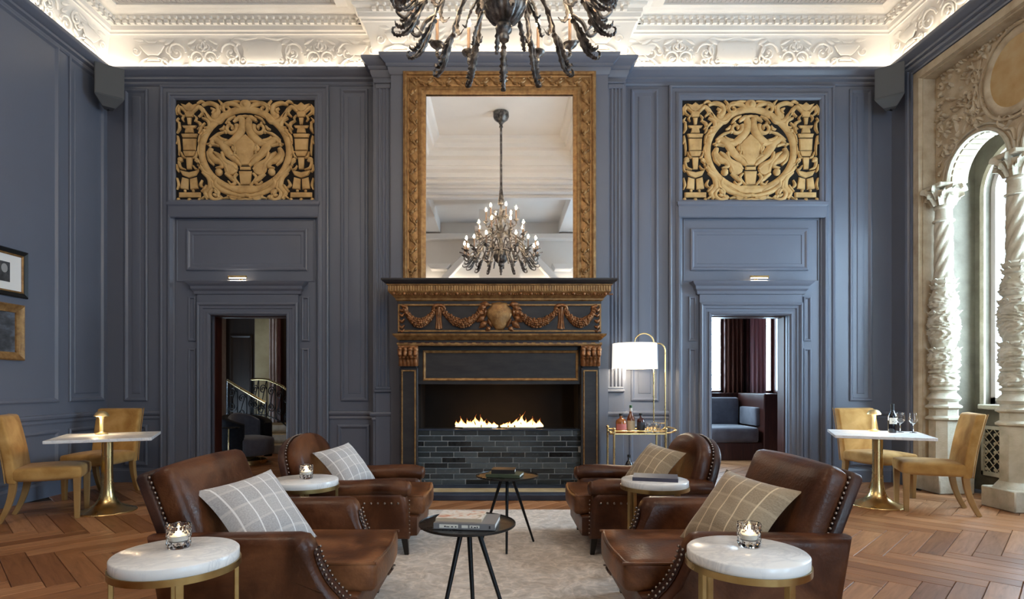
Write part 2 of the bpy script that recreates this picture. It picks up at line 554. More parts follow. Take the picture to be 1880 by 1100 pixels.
M['velvet_leg'] = noisy(pm('mustard_leg_wrap', (.30, .17, .05), .6), nscale=5, stops=[(.3, (.26, .135, .040)), (.7, (.36, .205, .068))])
M['grey_velvet'] = noisy(pm('grey_upholstery', (.10, .095, .115), .8, sheen=.4), nscale=9, stops=[(.3, (.085, .08, .10)), (.7, (.125, .12, .145))])
M['dark_cloth'] = noisy(pm('black_upholstery', (.012, .012, .015), .8, spec=.2), nscale=20, stops=[(.3, (.009, .009, .012)), (.7, (.018, .018, .022))])
M['mahogany'] = noisy(pm('dark_mahogany', (.05, .014, .010), .35), scale=(6, 6, .6), nscale=4, stops=[(.3, (.030, .008, .006)), (.55, (.055, .016, .011)), (.8, (.085, .028, .018))], rough=(.28, .42))
M['walnut_dark'] = noisy(pm('dark_panelling', (.018, .011, .008), .45), scale=(5, 5, .6), nscale=3, stops=[(.3, (.012, .008, .006)), (.7, (.026, .015, .010))])
M['stone'] = noisy(pm('carved_limestone', (.46, .38, .27), .8), nscale=6, detail=6, stops=[(.28, (.36, .275, .18)), (.52, (.47, .385, .27)), (.8, (.56, .48, .36))], bump=.35, bscale=45)
M['stone_pale'] = noisy(pm('pale_limestone', (.56, .52, .43), .8), nscale=7, detail=6, stops=[(.28, (.37, .32, .23)), (.55, (.50, .445, .345)), (.8, (.60, .55, .45))], bump=.35, bscale=55)
M['stone_gold'] = noisy(pm('ochre_alabaster', (.42, .27, .11), .5), nscale=5, detail=6, stops=[(.3, (.40, .24, .085)), (.5, (.46, .31, .14)), (.75, (.50, .38, .21))])
M['rug'] = None
def rug_mat():
    m = pm('mottled_pale_rug', (.45, .41, .36), .95, sheen=.2)
    b = m.node_tree.nodes['Principled BSDF']
    tc = nd(m, 'ShaderNodeTexCoord'); mp = nd(m, 'ShaderNodeMapping'); mp.inputs['Scale'].default_value = (1.0, 1.0, 1.0)
    lk(m, tc.outputs['Object'], mp.inputs[0])
    n1 = nd(m, 'ShaderNodeTexNoise', i_Scale=7.0, i_Detail=6.0, i_Roughness=.65, i_Distortion=1.6)
    n2 = nd(m, 'ShaderNodeTexVoronoi', i_Scale=9.0); n2.feature = 'DISTANCE_TO_EDGE'
    n3 = nd(m, 'ShaderNodeTexNoise', i_Scale=260.0, i_Detail=2.0)
    dd = nd(m, 'ShaderNodeTexNoise', i_Scale=4.0, i_Detail=2.0)
    va = nd(m, 'ShaderNodeVectorMath', operation='MULTIPLY_ADD'); va.inputs[1].default_value = (.45, .45, .45)
    lk(m, mp.outputs[0], n1.inputs['Vector']); lk(m, mp.outputs[0], n3.inputs['Vector']); lk(m, mp.outputs[0], dd.inputs['Vector'])
    lk(m, dd.outputs['Color'], va.inputs[0]); lk(m, mp.outputs[0], va.inputs[2]); lk(m, va.outputs[0], n2.inputs['Vector'])
    c1 = nd(m, 'ShaderNodeValToRGB'); e = c1.color_ramp.elements
    e[0].position = .32; e[0].color = (.42, .35, .285, 1); e[1].position = .68; e[1].color = (.74, .665, .60, 1)
    c2 = nd(m, 'ShaderNodeValToRGB'); e = c2.color_ramp.elements
    e[0].position = .0; e[0].color = (1.28, 1.26, 1.24, 1); e[1].position = .12; e[1].color = (1, 1, 1, 1)
    mx = nd(m, 'ShaderNodeMix', data_type='RGBA', blend_type='MULTIPLY'); mx.inputs[0].default_value = .75
    lk(m, n1.outputs['Fac'], c1.inputs[0]); lk(m, n2.outputs[0], c2.inputs[0])
    lk(m, c1.outputs[0], mx.inputs[6]); lk(m, c2.outputs[0], mx.inputs[7]); lk(m, mx.outputs[2], b.inputs['Base Color'])
    bp = nd(m, 'ShaderNodeBump', i_Strength=.4, i_Distance=.006); lk(m, n3.outputs['Fac'], bp.inputs['Height']); lk(m, bp.outputs[0], b.inputs['Normal'])
    return m
M['rug'] = rug_mat()
def plank_mat():
    m = pm('oak_plank', (.25, .12, .055), .36, spec=.4)
    b = m.node_tree.nodes['Principled BSDF']
    uv = nd(m, 'ShaderNodeUVMap'); oi = nd(m, 'ShaderNodeObjectInfo'); ge = nd(m, 'ShaderNodeNewGeometry')
    ad = nd(m, 'ShaderNodeMath', operation='ADD'); lk(m, oi.outputs['Random'], ad.inputs[0]); lk(m, ge.outputs['Random Per Island'], ad.inputs[1])
    fr = nd(m, 'ShaderNodeMath', operation='FRACT'); lk(m, ad.outputs[0], fr.inputs[0])
    of = nd(m, 'ShaderNodeVectorMath', operation='MULTIPLY_ADD'); of.inputs[1].default_value = (17, 31, 7)
    cx = nd(m, 'ShaderNodeCombineXYZ')
    for k in range(3): lk(m, fr.outputs[0], cx.inputs[k])
    lk(m, cx.outputs[0], of.inputs[0]); lk(m, uv.outputs[0], of.inputs[2])
    mp = nd(m, 'ShaderNodeMapping'); mp.inputs['Scale'].default_value = (1.6, 15, 1); lk(m, of.outputs[0], mp.inputs[0])
    n1 = nd(m, 'ShaderNodeTexNoise', i_Scale=1.6, i_Detail=7.0, i_Roughness=.6, i_Distortion=.7); lk(m, mp.outputs[0], n1.inputs['Vector'])
    c0 = nd(m, 'ShaderNodeValToRGB'); e = c0.color_ramp.elements
    e[0].position = 0; e[0].color = (.20, .078, .028, 1); e[1].position = 1; e[1].color = (.42, .205, .095, 1)
    x = e.new(.45); x.color = (.30, .13, .052, 1)
    lk(m, fr.outputs[0], c0.inputs[0])
    c1 = nd(m, 'ShaderNodeValToRGB'); e = c1.color_ramp.elements
    e[0].position = .25; e[0].color = (.50, .46, .43, 1); e[1].position = .66; e[1].color = (1.12, 1.1, 1.08, 1)
    x = e.new(.42); x.color = (.88, .86, .84, 1)
    lk(m, n1.outputs['Fac'], c1.inputs[0])
    mp2 = nd(m, 'ShaderNodeMapping'); mp2.inputs['Scale'].default_value = (3.0, 7.0, 1); lk(m, of.outputs[0], mp2.inputs[0])
    n2 = nd(m, 'ShaderNodeTexNoise', i_Scale=1.0, i_Detail=3.0, i_Roughness=.5); lk(m, mp2.outputs[0], n2.inputs['Vector'])
    c2 = nd(m, 'ShaderNodeValToRGB'); e = c2.color_ramp.elements
    e[0].position = .22; e[0].color = (.55, .49, .45, 1); e[1].position = .36; e[1].color = (1, 1, 1, 1)
    lk(m, n2.outputs['Fac'], c2.inputs[0])
    mx = nd(m, 'ShaderNodeMix', data_type='RGBA', blend_type='MULTIPLY'); mx.inputs[0].default_value = 1
    lk(m, c0.outputs[0], mx.inputs[6]); lk(m, c1.outputs[0], mx.inputs[7])
    m2 = nd(m, 'ShaderNodeMix', data_type='RGBA', blend_type='MULTIPLY'); m2.inputs[0].default_value = .8
    lk(m, mx.outputs[2], m2.inputs[6]); lk(m, c2.outputs[0], m2.inputs[7]); lk(m, m2.outputs[2], b.inputs['Base Color'])
    mr = nd(m, 'ShaderNodeMapRange'); mr.inputs['To Min'].default_value = .50; mr.inputs['To Max'].default_value = .30; lk(m, n1.outputs['Fac'], mr.inputs[0]); lk(m, mr.outputs[0], b.inputs['Roughness'])
    bp = nd(m, 'ShaderNodeBump', i_Strength=.12, i_Distance=.004); lk(m, n1.outputs['Fac'], bp.inputs['Height']); lk(m, bp.outputs[0], b.inputs['Normal'])
    return m
M['plank'] = plank_mat()
M['subfloor'] = pm('dark_floor_joint', (.035, .017, .009), .8)
def plaid(name, base, base2, line, line2):
    m = pm(name, base, .9, sheen=.3)
    b = m.node_tree.nodes['Principled BSDF']
    uv = nd(m, 'ShaderNodeUVMap'); sp = nd(m, 'ShaderNodeSeparateXYZ'); lk(m, uv.outputs[0], sp.inputs[0])
    def stripes(sock, freq, width, off):
        a = nd(m, 'ShaderNodeMath', operation='MULTIPLY_ADD'); a.inputs[1].default_value = freq; a.inputs[2].default_value = off; lk(m, sock, a.inputs[0])
        f = nd(m, 'ShaderNodeMath', operation='FRACT'); lk(m, a.outputs[0], f.inputs[0])
        l = nd(m, 'ShaderNodeMath', operation='LESS_THAN'); l.inputs[1].default_value = width; lk(m, f.outputs[0], l.inputs[0])
        return l.outputs[0]
    nz = nd(m, 'ShaderNodeTexNoise', i_Scale=60.0, i_Detail=3.0); lk(m, uv.outputs[0], nz.inputs['Vector'])
    cr = nd(m, 'ShaderNodeValToRGB'); e = cr.color_ramp.elements
    e[0].position = .3; e[0].color = (*base, 1); e[1].position = .7; e[1].color = (*base2, 1); lk(m, nz.outputs['Fac'], cr.inputs[0])
    cur = cr.outputs[0]
    def over(fac, col, amt):
        nonlocal cur
        mu = nd(m, 'ShaderNodeMath', operation='MULTIPLY'); mu.inputs[1].default_value = amt; lk(m, fac, mu.inputs[0])
        mx = nd(m, 'ShaderNodeMix', data_type='RGBA'); lk(m, mu.outputs[0], mx.inputs[0]); lk(m, cur, mx.inputs[6]); mx.inputs[7].default_value = (*col, 1)
        cur = mx.outputs[2]
    over(stripes(sp.outputs[1], 4.4, .13, .35), line2, .42)
    over(stripes(sp.outputs[1], 2.2, .5, .1), line2, .14)
    over(stripes(sp.outputs[0], 5.4, .085, .55), line, .9)
    lk(m, cur, b.inputs['Base Color'])
    bp = nd(m, 'ShaderNodeBump', i_Strength=.25, i_Distance=.004); lk(m, nz.outputs['Fac'], bp.inputs['Height']); lk(m, bp.outputs[0], b.inputs['Normal'])
    return m
M['plaid_grey'] = plaid('grey_plaid_wool', (.33, .31, .305), (.46, .435, .425), (.80, .78, .76), (.66, .61, .56))
M['plaid_tan'] = plaid('taupe_plaid_wool', (.25, .185, .115), (.35, .265, .175), (.70, .56, .37), (.50, .39, .26))
M['paper'] = pm('book_pages', (.75, .73, .68), .8)
M['white_plastic'] = pm('white_plastic', (.75, .74, .72), .4)
M['window_glass'] = None
def pane():
    m = bpy.data.materials.new('window_pane'); m.use_nodes = True
    nt = m.node_tree; nt.nodes.remove(nt.nodes['Principled BSDF'])
    out = nt.nodes['Material Output']
    t = nd(m, 'ShaderNodeBsdfTransparent'); g = nd(m, 'ShaderNodeBsdfGlossy'); g.inputs['Roughness'].default_value = .02
    f = nd(m, 'ShaderNodeFresnel'); mx = nd(m, 'ShaderNodeMixShader')
    t.inputs[0].default_value = (.96, .98, .97, 1)
    ge = nd(m, 'ShaderNodeNewGeometry'); iv = nd(m, 'ShaderNodeMath', operation='SUBTRACT'); iv.inputs[0].default_value = 1; lk(m, ge.outputs['Backfacing'], iv.inputs[1])
    mu = nd(m, 'ShaderNodeMath', operation='MULTIPLY'); lk(m, f.outputs[0], mu.inputs[0]); lk(m, iv.outputs[0], mu.inputs[1])
    lk(m, mu.outputs[0], mx.inputs[0]); lk(m, t.outputs[0], mx.inputs[1]); lk(m, g.outputs[0], mx.inputs[2]); lk(m, mx.outputs[0], out.inputs[0])
    return m
M['window_glass'] = pane()
def flame():
    m = bpy.data.materials.new('flame'); m.use_nodes = True
    nt = m.node_tree; nt.nodes.remove(nt.nodes['Principled BSDF']); out = nt.nodes['Material Output']
    tc = nd(m, 'ShaderNodeTexCoord'); sp = nd(m, 'ShaderNodeSeparateXYZ'); lk(m, tc.outputs['Generated'], sp.inputs[0])
    cr = nd(m, 'ShaderNodeValToRGB'); e = cr.color_ramp.elements
    e[0].position = 0; e[0].color = (1, .62, .24, 1); e[1].position = 1; e[1].color = (.85, .14, .02, 1)
    x = e.new(.45); x.color = (1, .48, .13, 1)
    lk(m, sp.outputs[2], cr.inputs[0])
    st = nd(m, 'ShaderNodeMapRange'); st.inputs['To Min'].default_value = 9.0; st.inputs['To Max'].default_value = 1.2; lk(m, sp.outputs[2], st.inputs[0])
    em = nd(m, 'ShaderNodeEmission'); lk(m, cr.outputs[0], em.inputs[0]); lk(m, st.outputs[0], em.inputs[1])
    tr = nd(m, 'ShaderNodeBsdfTransparent'); lw = nd(m, 'ShaderNodeLayerWeight'); lw.inputs[0].default_value = .35
    mr = nd(m, 'ShaderNodeMapRange'); mr.inputs['From Min'].default_value = .15; mr.inputs['From Max'].default_value = .95; mr.inputs['To Min'].default_value = .35; mr.inputs['To Max'].default_value = 1.0
    lk(m, lw.outputs['Facing'], mr.inputs[0])
    mx = nd(m, 'ShaderNodeMixShader'); lk(m, mr.outputs[0], mx.inputs[0]); lk(m, em.outputs[0], mx.inputs[1]); lk(m, tr.outputs[0], mx.inputs[2]); lk(m, mx.outputs[0], out.inputs[0])
    return m
M['flame'] = flame()
M['candle_flame'] = pm('tea_light_flame', (1, .8, .5), .5, emit=(1, .74, .42), es=22)
M['wax'] = pm('white_wax', (.85, .80, .70), .5)
M['cove'] = pm('cove_light_strip', (1, .9, .7), .5, emit=(1, .86, .68), es=8.5)
M['lamp_glow'] = pm('lamp_diffuser', (1, .9, .7), .5, emit=(1, .78, .45), es=14)
M['label_white'] = pm('cream_label', (.72, .68, .60), .6)
M['label_tan'] = pm('kraft_label', (.55, .45, .30), .6)
M['label_red'] = pm('rose_label', (.55, .16, .14), .6)
M['label_black'] = pm('black_label', (.03, .03, .035), .5)
M['whisky'] = pm('amber_whisky_glass', (.32, .09, .015), .06, coat=.6)
M['bourbon'] = pm('russet_whisky_glass', (.17, .045, .012), .06, coat=.6)
M['dark_spirit'] = pm('dark_spirit_glass', (.06, .012, .010), .06, coat=.6)
M['wine_glass_dark'] = pm('dark_wine_glass', (.006, .006, .010), .07, coat=.6)
M['green_foil'] = pm('green_foil', (.03, .09, .04), .35, .4)
M['black_cap'] = pm('black_cap', (.01, .01, .01), .4)
M['ink'] = pm('dark_ink', (.03, .03, .035), .7)
M['speaker'] = pm('speaker_grey', (.085, .088, .092), .6)
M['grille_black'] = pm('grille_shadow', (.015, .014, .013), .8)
M['frame_mauve'] = pm('painted_window_frame', (.42, .36, .34), .5)
M['gold_stone'] = noisy(pm('pale_gold_stone', (.62, .47, .26), .25), nscale=5, stops=[(.3, (.55, .41, .21)), (.7, (.70, .55, .34))])  # colour of the reflection painted on the hearth slab
def cloth_mat(name, col, tr=.5):
    m = pm(name, col, .9)
    b = m.node_tree.nodes['Principled BSDF']; out = m.node_tree.nodes['Material Output']
    t = nd(m, 'ShaderNodeBsdfTranslucent'); t.inputs[0].default_value = (*col, 1)
    mx = nd(m, 'ShaderNodeMixShader'); mx.inputs[0].default_value = tr
    lk(m, b.outputs[0], mx.inputs[1]); lk(m, t.outputs[0], mx.inputs[2]); lk(m, mx.outputs[0], out.inputs[0])
    return m
M['blind'] = cloth_mat('white_blind_cloth', (.75, .74, .74))
M['stone_dark'] = noisy(pm('weathered_limestone', (.15, .13, .10), .85), nscale=5, detail=5, stops=[(.3, (.12, .10, .072)), (.7, (.18, .155, .115))], bump=.2, bscale=40)  # limestone copy, its colour darkened for the shade in the window recess
# ---------------------------------------------------------------- room shell
KX = YB / FPX
def bx(px): return (px - CXP) * KX            # photo column on the back wall -> metres
def bz(py): return EYE + (CYP - py) * KX
DO = {1: (-3.843, -2.833), 2: (2.82, 3.85)}   # door openings
DTOP = 2.22
WT = 0.25

def struct(name, mb, mat, **kw):
    return mb.build(name, mat, kind='structure', **kw)

wb_ = MB()
ye = YB + WT
for (x0, x1, z0, z1) in ((-XW - .3, DO[1][0], 0, 6.2), (DO[1][1], DO[2][0], 0, 6.2), (DO[2][1], XW + .3, 0, 6.2), (DO[1][0], DO[1][1], DTOP, 6.2), (DO[2][0], DO[2][1], DTOP, 6.2)):
    wb_.box(x0, YB, z0, x1, ye, z1)
wall_back = struct('wall_back', wb_, M['paint'])
wall_left = struct('wall_left', MB().box(-XW - .25, YR - .3, 0, -XW, YB + .05, 6.7), M['paint'])

# right wall: blue beside the corner and over the stone bay, then an unseen tall window added for daylight
SY0, SY1, SZ = 4.62, 7.27, 5.20
wr = MB()
wr.box(XW, SY1, 0, XW + .3, YB + .05, 6.5)
wr.box(XW, SY0, SZ, XW + .3, SY1, 6.5)
SWIN = ((-1.6, .4),)
ys = [YR - .3] + sorted([c + s * h for c, h in SWIN for s in (-1, 1)]) + [SY0]
for a, b in ((0, 1), (2, 3)):
    wr.box(XW, ys[a], 0, XW + .3, ys[b], 6.5)
for a, b in ((1, 2),):
    wr.box(XW, ys[a], 0, XW + .3, ys[b], .5); wr.box(XW, ys[a], 4.4, XW + .3, ys[b], 6.5)
wall_right = struct('wall_right', wr, M['paint'])

# rear wall with an unseen tall window added for daylight; its upper part is plaster
wq = MB()
RWIN = ((3.4, .45),)
for (x0, x1, z0, z1) in ((-XW - .3, 2.95, 0, 4.45), (3.85, XW + .3, 0, 4.45), (2.95, 3.85, 0, .5), (2.95, 3.85, 4.4, 4.45)):
    wq.box(x0, YR - .3, z0, x1, YR, z1)
wall_rear = struct('wall_rear', wq, M['paint'])
MB().box(-XW - .3, YR - .3, 4.45, XW + .3, YR, 6.7).build('plaster_upper_wall', M['white_ceiling'], parent=wall_rear)
for (x, s) in ((-1.9, 1), (1.9, -1), (-4.0, 1), (4.0, -1)):
    r = MB()
    r.prism([(x - .12, 4.5), (x + .12, 4.5), (x + s * 1.3 + .12, 5.9), (x + s * 1.3 - .12, 5.9)], lambda p: (p[0], YR, p[1]), lambda p: (p[0], YR + .35, p[1]))
    r.prism([(x - .2, 5.0), (x + .3, 5.0), (x + .42, 5.16), (x - .3, 5.16)], lambda p: (p[0], YR, p[1]), lambda p: (p[0], YR + .42, p[1]))
    r.build('plaster_rib', M['white_ceiling'], parent=wall_rear, bevel=.012)
MB().box(-XW, YR, 4.42, XW, YR + .25, 4.62, .02).box(-XW, YR, 5.95, XW, YR + .3, 6.12, .02).build('plaster_band', M['white_ceiling'], parent=wall_rear)
pr = MB().box(-.55, -1.5, 0, .55, -.95, 6.2).box(-.68, -1.62, 5.6, .68, -.83, 5.72, .02).box(-.62, -1.56, 5.2, .62, -.89, 5.26, .02)
wall_pier = struct('wall_pier', pr, M['white_ceiling'])

def added_tall_window(n, pl, half, z0, z1):
    """frame, bars and panes of a tall sash; pl(u, v, h)"""
    f = MB()
    def bar(u0, v0, u1, v1):
        f.prism([(u0, v0), (u1, v0), (u1, v1), (u0, v1)], lambda p: pl(p[0], p[1], .0), lambda p: pl(p[0], p[1], .08))
    bar(-half, z0, -half + .08, z1); bar(half - .08, z0, half, z1); bar(-half, z0, half, z0 + .08); bar(-half, z1 - .08, half, z1)
    bar(-.03, z0, .03, z1); bar(-half, (z0 + z1) * .6, half, (z0 + z1) * .6 + .05)
    o = struct('window_%d' % n, f, M['stone_pale'])  # unseen window, added to let daylight into the rear of the room
    g = MB(); g.prism([(-half + .05, z0 + .05), (half - .05, z0 + .05), (half - .05, z1 - .05), (-half + .05, z1 - .05)], lambda p: pl(p[0], p[1], .035), lambda p: pl(p[0], p[1], .041))
    g.build('pane', M['window_glass'], parent=o)
for k, (c, h) in enumerate(SWIN): added_tall_window(3 + k, (lambda c: lambda u, v, hh: (XW + .22 - hh, c + u, v))(c), h, .5, 4.4)
for k, (c, h) in enumerate(RWIN): added_tall_window(5 + k, (lambda c: lambda u, v, hh: (c + u, YR - .22 + hh, v))(c), h, .5, 4.4)

# ---- ceiling
ce = MB()
ce.box(-XW - .3, YR - .3, 6.52, XW + .3, YB + .3, 6.8)
ce.box(-XW - .02, YR, 6.165, -1.83, YB + .1, 6.67)
ce.box(1.83, YR, 6.165, XW + .02, YB + .1, 6.67)
ce.box(-1.84, 5.9, 6.165, 1.84, YB + .1, 6.67)
ce.box(-1.84, .8, 5.86, 1.84, 2.2, 6.67)
ceiling = struct('ceiling', ce, M['white_ceiling'])
# stepped mouldings around the chandelier coffer
cs = MB()
for path in ([(-1.84, 2.2), (-1.84, 5.9), (1.84, 5.9), (1.84, 2.2)],):
    sweep(cs, path, [(0, 5.86), (.05, 5.86), (.06, 5.95), (.16, 5.99), (.16, 6.05), (.20, 6.06), (.22, 6.16), (.34, 6.20), (.36, 6.30), (.46, 6.33), (.48, 6.42), (.56, 6.45), (.58, 6.47), (.60, 6.52)], closed=True)
cs.build('coffer_moulding', M['white_ceiling'], parent=ceiling, smooth=25)
dn = MB()
for k in range(28):
    dn.cbox(-1.6 + k * .12, 2.43, 6.25, .06, .05, .06)
for yy, w in ((2.05, .10), (1.75, .05), (1.45, .14), (1.1, .05)):
    MB().box(-1.83, yy - w / 2, 5.80, 1.83, yy + w / 2, 5.87, .015).build('beam_moulding', M['white_ceiling'], parent=ceiling)
dn.build('coffer_dentil', M['white_ceiling'], parent=ceiling, kind='stuff')
for s in (-1, 1):
    p = MB()
    x0, x1 = (-XW + .36, -1.85) if s < 0 else (1.85, XW - .36)
    p.box(x0, 1.0, 6.155, x1, YB - .36, 6.17)
    pp = p.build('ceiling_panel', M['ceil_grey'], parent=ceiling)
    rb = MB()
    n = int((x1 - x0) / .055)
    for k in range(n):
        xx = x0 + (k + .5) * (x1 - x0) / n
        rb.box(xx - .018, 4.5, 6.147, xx + .018, YB - .37, 6.156)
    rb.build('reeded_batten', M['ceil_grey'], parent=pp, kind='stuff', smooth=0)
    fm = MB(); sweep(fm, [(x1, 1.0), (x1, YB - .36)] if s < 0 else [(x0, YB - .36), (x0, 1.0)], [(-.22, 6.10), (-.02, 6.11), (.0, 6.125), (.0, 6.17)])
    sweep(fm, [(x1, 1.0), (x1, YB - .36)] if s < 0 else [(x0, YB - .36), (x0, 1.0)], [(-.24, 6.17), (-.22, 6.10)])
    fm.build('panel_moulding', M['plaster'], parent=ceiling)

# ---- chimney breast with fluted pilasters
bm_ = MB()
bm_.box(-XBR, YBR, 0, -1.0, YB, 5.47); bm_.box(1.0, YBR, 0, XBR, YB, 5.47); bm_.box(-1.0, YBR, 1.42, 1.0, YB, 5.47)
bm_.box(-XBR, YPI, 5.47, XBR, YB, 6.17)
for s in (-1, 1):
    a, b = sorted((s * XBR, s * XPI)); bm_.box(a, YPI, 0, b, YB, 6.17)
wall_chimney = struct('wall_chimney', bm_, M['paint'])
for s in (-1, 1):
    pz = MB()
    a, b = sorted((s * (XBR + .005), s * (XPI - .03)))
    y = YPI
    # fluted shaft
    w = b - a; prof = [(a, 0), (a, .02)]
    nfl = 4; fw = (w - .02) / nfl
    for k in range(nfl):
        x0 = a + .01 + k * fw
        for i in range(7):
            t = i / 6; prof.append((x0 + fw * (.14 + .72 * t), .02 - .016 * sin(pi * t)))
    prof += [(b, .02), (b, 0)]
    m = len(prof)
    pz.add([(x, y - h, z) for z in (1.27, 5.10) for (x, h) in prof], [(i, i + 1, m + i + 1, m + i) for i in range(m - 1)])
    root = pz.build('pilaster', M['paint'], parent=wall_chimney, smooth=40)
    q = MB()
    for (z0, z1, e, ex) in ((5.10, 5.16, .028, 0), (5.16, 5.19, .045, .015), (1.20, 1.235, .045, .012), (1.235, 1.27, .03, .0), (.12, 1.2, .02, 0), (0, .2, .035, .01)):
        q.box(a - ex, y - e, z0, b + ex, y, z1, min(.008, (z1 - z0) * .3))
    q.build('pilaster_block', M['paint'], parent=root)
# over the pilaster necks and breast: deeper entablature band
eb = MB()
sweep(eb, [(-XPI, YB), (-XPI, YPI), (-XBR, YPI), (-XBR, YBR), (XBR, YBR), (XBR, YPI), (XPI, YPI), (XPI, YB)], [(.0, 5.24), (.012, 5.25), (.03, 5.29), (.035, 5.33), (.05, 5.335), (.05, 5.355), (.0, 5.36)])
eb.build('entablature_band', M['paint'], parent=wall_chimney, smooth=25)

# ---- crown, plaster frieze, rails, baseboards
PATH = [(-XW, YR), (-XW, YB), (-XPI, YB), (-XPI, YPI), (-XBR, YPI), (-XBR, YBR), (XBR, YBR), (XBR, YPI), (XPI, YPI), (XPI, YB), (XW, YB), (XW, YR)]
PATHP = [(-XW, YR), (-XW, YB), (-XPI, YB), (-XPI, YPI), (XPI, YPI), (XPI, YB), (XW, YB), (XW, YR)]
cm = MB()
sweep(cm, PATH, [(0, 5.275), (.012, 5.28), (.022, 5.30), (.022, 5.325), (.055, 5.345), (.058, 5.372), (.066, 5.375), (.085, 5.392), (.12, 5.425), (.128, 5.44), (.132, 5.47), (.12, 5.475), (.0, 5.475)])
trim_1 = struct('trim_1', cm, M['paint'], smooth=22)
cv = MB()
sweep(cv, PATH, [(.03, 5.477), (.03, 5.492), (.08, 5.492), (.08, 5.477)])
cv.build('cove_light', M['cove'], parent=trim_1, smooth=0)
# glowing strip added over the rear wall to brighten what the mirror reflects
MB().box(-XW + .1, YR + .06, 4.63, XW - .1, YR + .12, 4.645).build('cove_light', M['cove'], parent=trim_1, smooth=0)

fr = MB()
sweep(fr, PATHP, [(.0, 5.476), (.004, 5.52), (.018, 5.62), (.045, 5.74), (.085, 5.85), (.11, 5.895), (.125, 5.90), (.125, 5.925), (.155, 5.935), (.16, 5.955), (.165, 5.985), (.175, 5.99), (.175, 6.035), (.19, 6.04), (.215, 6.052), (.225, 6.07), (.225, 6.085), (.26, 6.092), (.31, 6.112), (.335, 6.124), (.36, 6.128), (.36, 6.165)])
trim_2 = struct('trim_2', fr, M['plaster'], smooth=20)
dt = MB()
def along(path, step, fn):
    for (p, q) in zip(path[:-1], path[1:]):
        a, b = Vector(p), Vector(q); L = (b - a).length
        d = (b - a) / L; nn = Vector((d.y, -d.x)); n = int((L - .1) / step)
        for k in range(n + 1):
            fn(a + d * (L / 2 + (k - n / 2) * step), d, nn, k)
def tooth(p, d, nn, k):
    if p.y < 3.0: return
    def q(u, s, z): return (p.x + d.x * u + nn.x * s, p.y + d.y * u + nn.y * s, z)
    w = .026
    vs = [q(-w, .165, 5.992), q(w, .165, 5.992), q(w, .212, 5.992), q(-w, .212, 5.992), q(-w, .165, 6.034), q(w, .165, 6.034), q(w, .212, 6.034), q(-w, .212, 6.034)]
    dt.add(vs, [(0, 1, 2, 3), (4, 5, 6, 7), (0, 1, 5, 4), (1, 2, 6, 5), (2, 3, 7, 6), (3, 0, 4, 7)])
    for s_, z_ in ((.222, 6.055),):
        c = q(.045, s_, z_); dt.ball(c, .024, 6, 4)
along(PATHP, .09, tooth)
dt.build('dentil', M['plaster'], parent=trim_2, kind='stuff', smooth=40)

# plaster relief of the frieze: motifs in the (u, v) plane, tilted against the cove
def motif_cartouche():
    m = MB()
    dome(m, [(-.27, .30), (-.22, .335), (-.1, .325), (0, .345), (.1, .325), (.22, .335), (.27, .30), (.25, .22), (.27, .12), (.2, .07), (.06, .05), (0, .075), (-.06, .05), (-.2, .07), (-.27, .12), (-.25, .22)], .03)
    for s in (-1, 1):
        for pts in ([(s * .30, .32), (s * .36, .25), (s * .31, .15), (s * .33, .07)], [(s * .02, .035), (s * .15, .06), (s * .3, .04), (s * .4, .09)], [(s * .05, .38), (s * .2, .36), (s * .33, .38), (s * .42, .33)]):
            ridge(m, pts, [.02, .045, .03, .012], [.015, .03, .02, .01], seg=4, n=5)
        ridge(m, spiral(s * .42, .10, .07, .012, pi / 2, s * 1.3, 14), .03, .025, seg=4, raw=True)
    for k in range(5): m.ball((-.08 + k * .04, -.01, .02 + .012 * (k % 2)), .022, 6, 4)
    return m
def motif_scroll():
    m = MB()
    for (cx, cy, r, a, t) in ((-.16, .2, .13, 0, 1.5), (.12, .13, .10, pi, -1.4), (.24, .27, .075, pi / 2, 1.3), (-.32, .10, .07, 0, -1.2)):
        ridge(m, spiral(cx, cy, r, .015, a, t, 18), [.035, .03, .022], [.03, .024, .02], seg=4, raw=True)
    for (a, b, w) in (((-.3, .3), (-.17, .36), .06), ((0, .3), (.12, .36), .05), ((-.02, .06), (-.14, .02), .05), ((.24, .14), (.36, .08), .06), ((.3, .2), (.40, .28), .05), ((-.36, .2), (-.42, .3), .05), ((.02, .22), (.1, .28), .05), ((-.26, .02), (-.36, .0), .04)):
        leaf(m, a, b, w, .03, .02)
    for (u, v) in ((-.16, .2), (.12, .13), (.24, .27), (-.32, .1), (.4, .16), (.0, .02)): m.ball((u, -.015, v), .022, 6, 4)
    return m
def motif_urn():
    m = MB()
    dome(m, [(-.17, .28), (-.15, .30), (.15, .30), (.17, .28), (.11, .20), (.07, .165), (-.07, .165), (-.11, .2)], .035)
    dome(m, [(-.08, .34), (.08, .34), (.05, .31), (-.05, .31)], .02)
    dome(m, [(-.05, .16), (.05, .16), (.09, .10), (-.09, .10)], .025)
    dome(m, [(-.12, .09), (.12, .09), (.14, .06), (-.14, .06)], .025)
    for s in (-1, 1):
        ridge(m, [(s * .06, .14), (s * .16, .10), (s * .2, .02), (s * .12, .0)], [.02, .04, .02], [.02, .03, .015], seg=4, n=5)
        ridge(m, spiral(s * .22, .22, .06, .01, 0, s * 1.2, 12), .025, .02, seg=4, raw=True)
        leaf(m, (s * .1, .34), (s * .24, .36), .05, .025)
    return m
mot = {'c': motif_cartouche(), 's': motif_scroll(), 'u': motif_urn()}
mname = {'c': 'plaster_cartouche', 's': 'plaster_scroll', 'u': 'plaster_urn'}
proto = {}
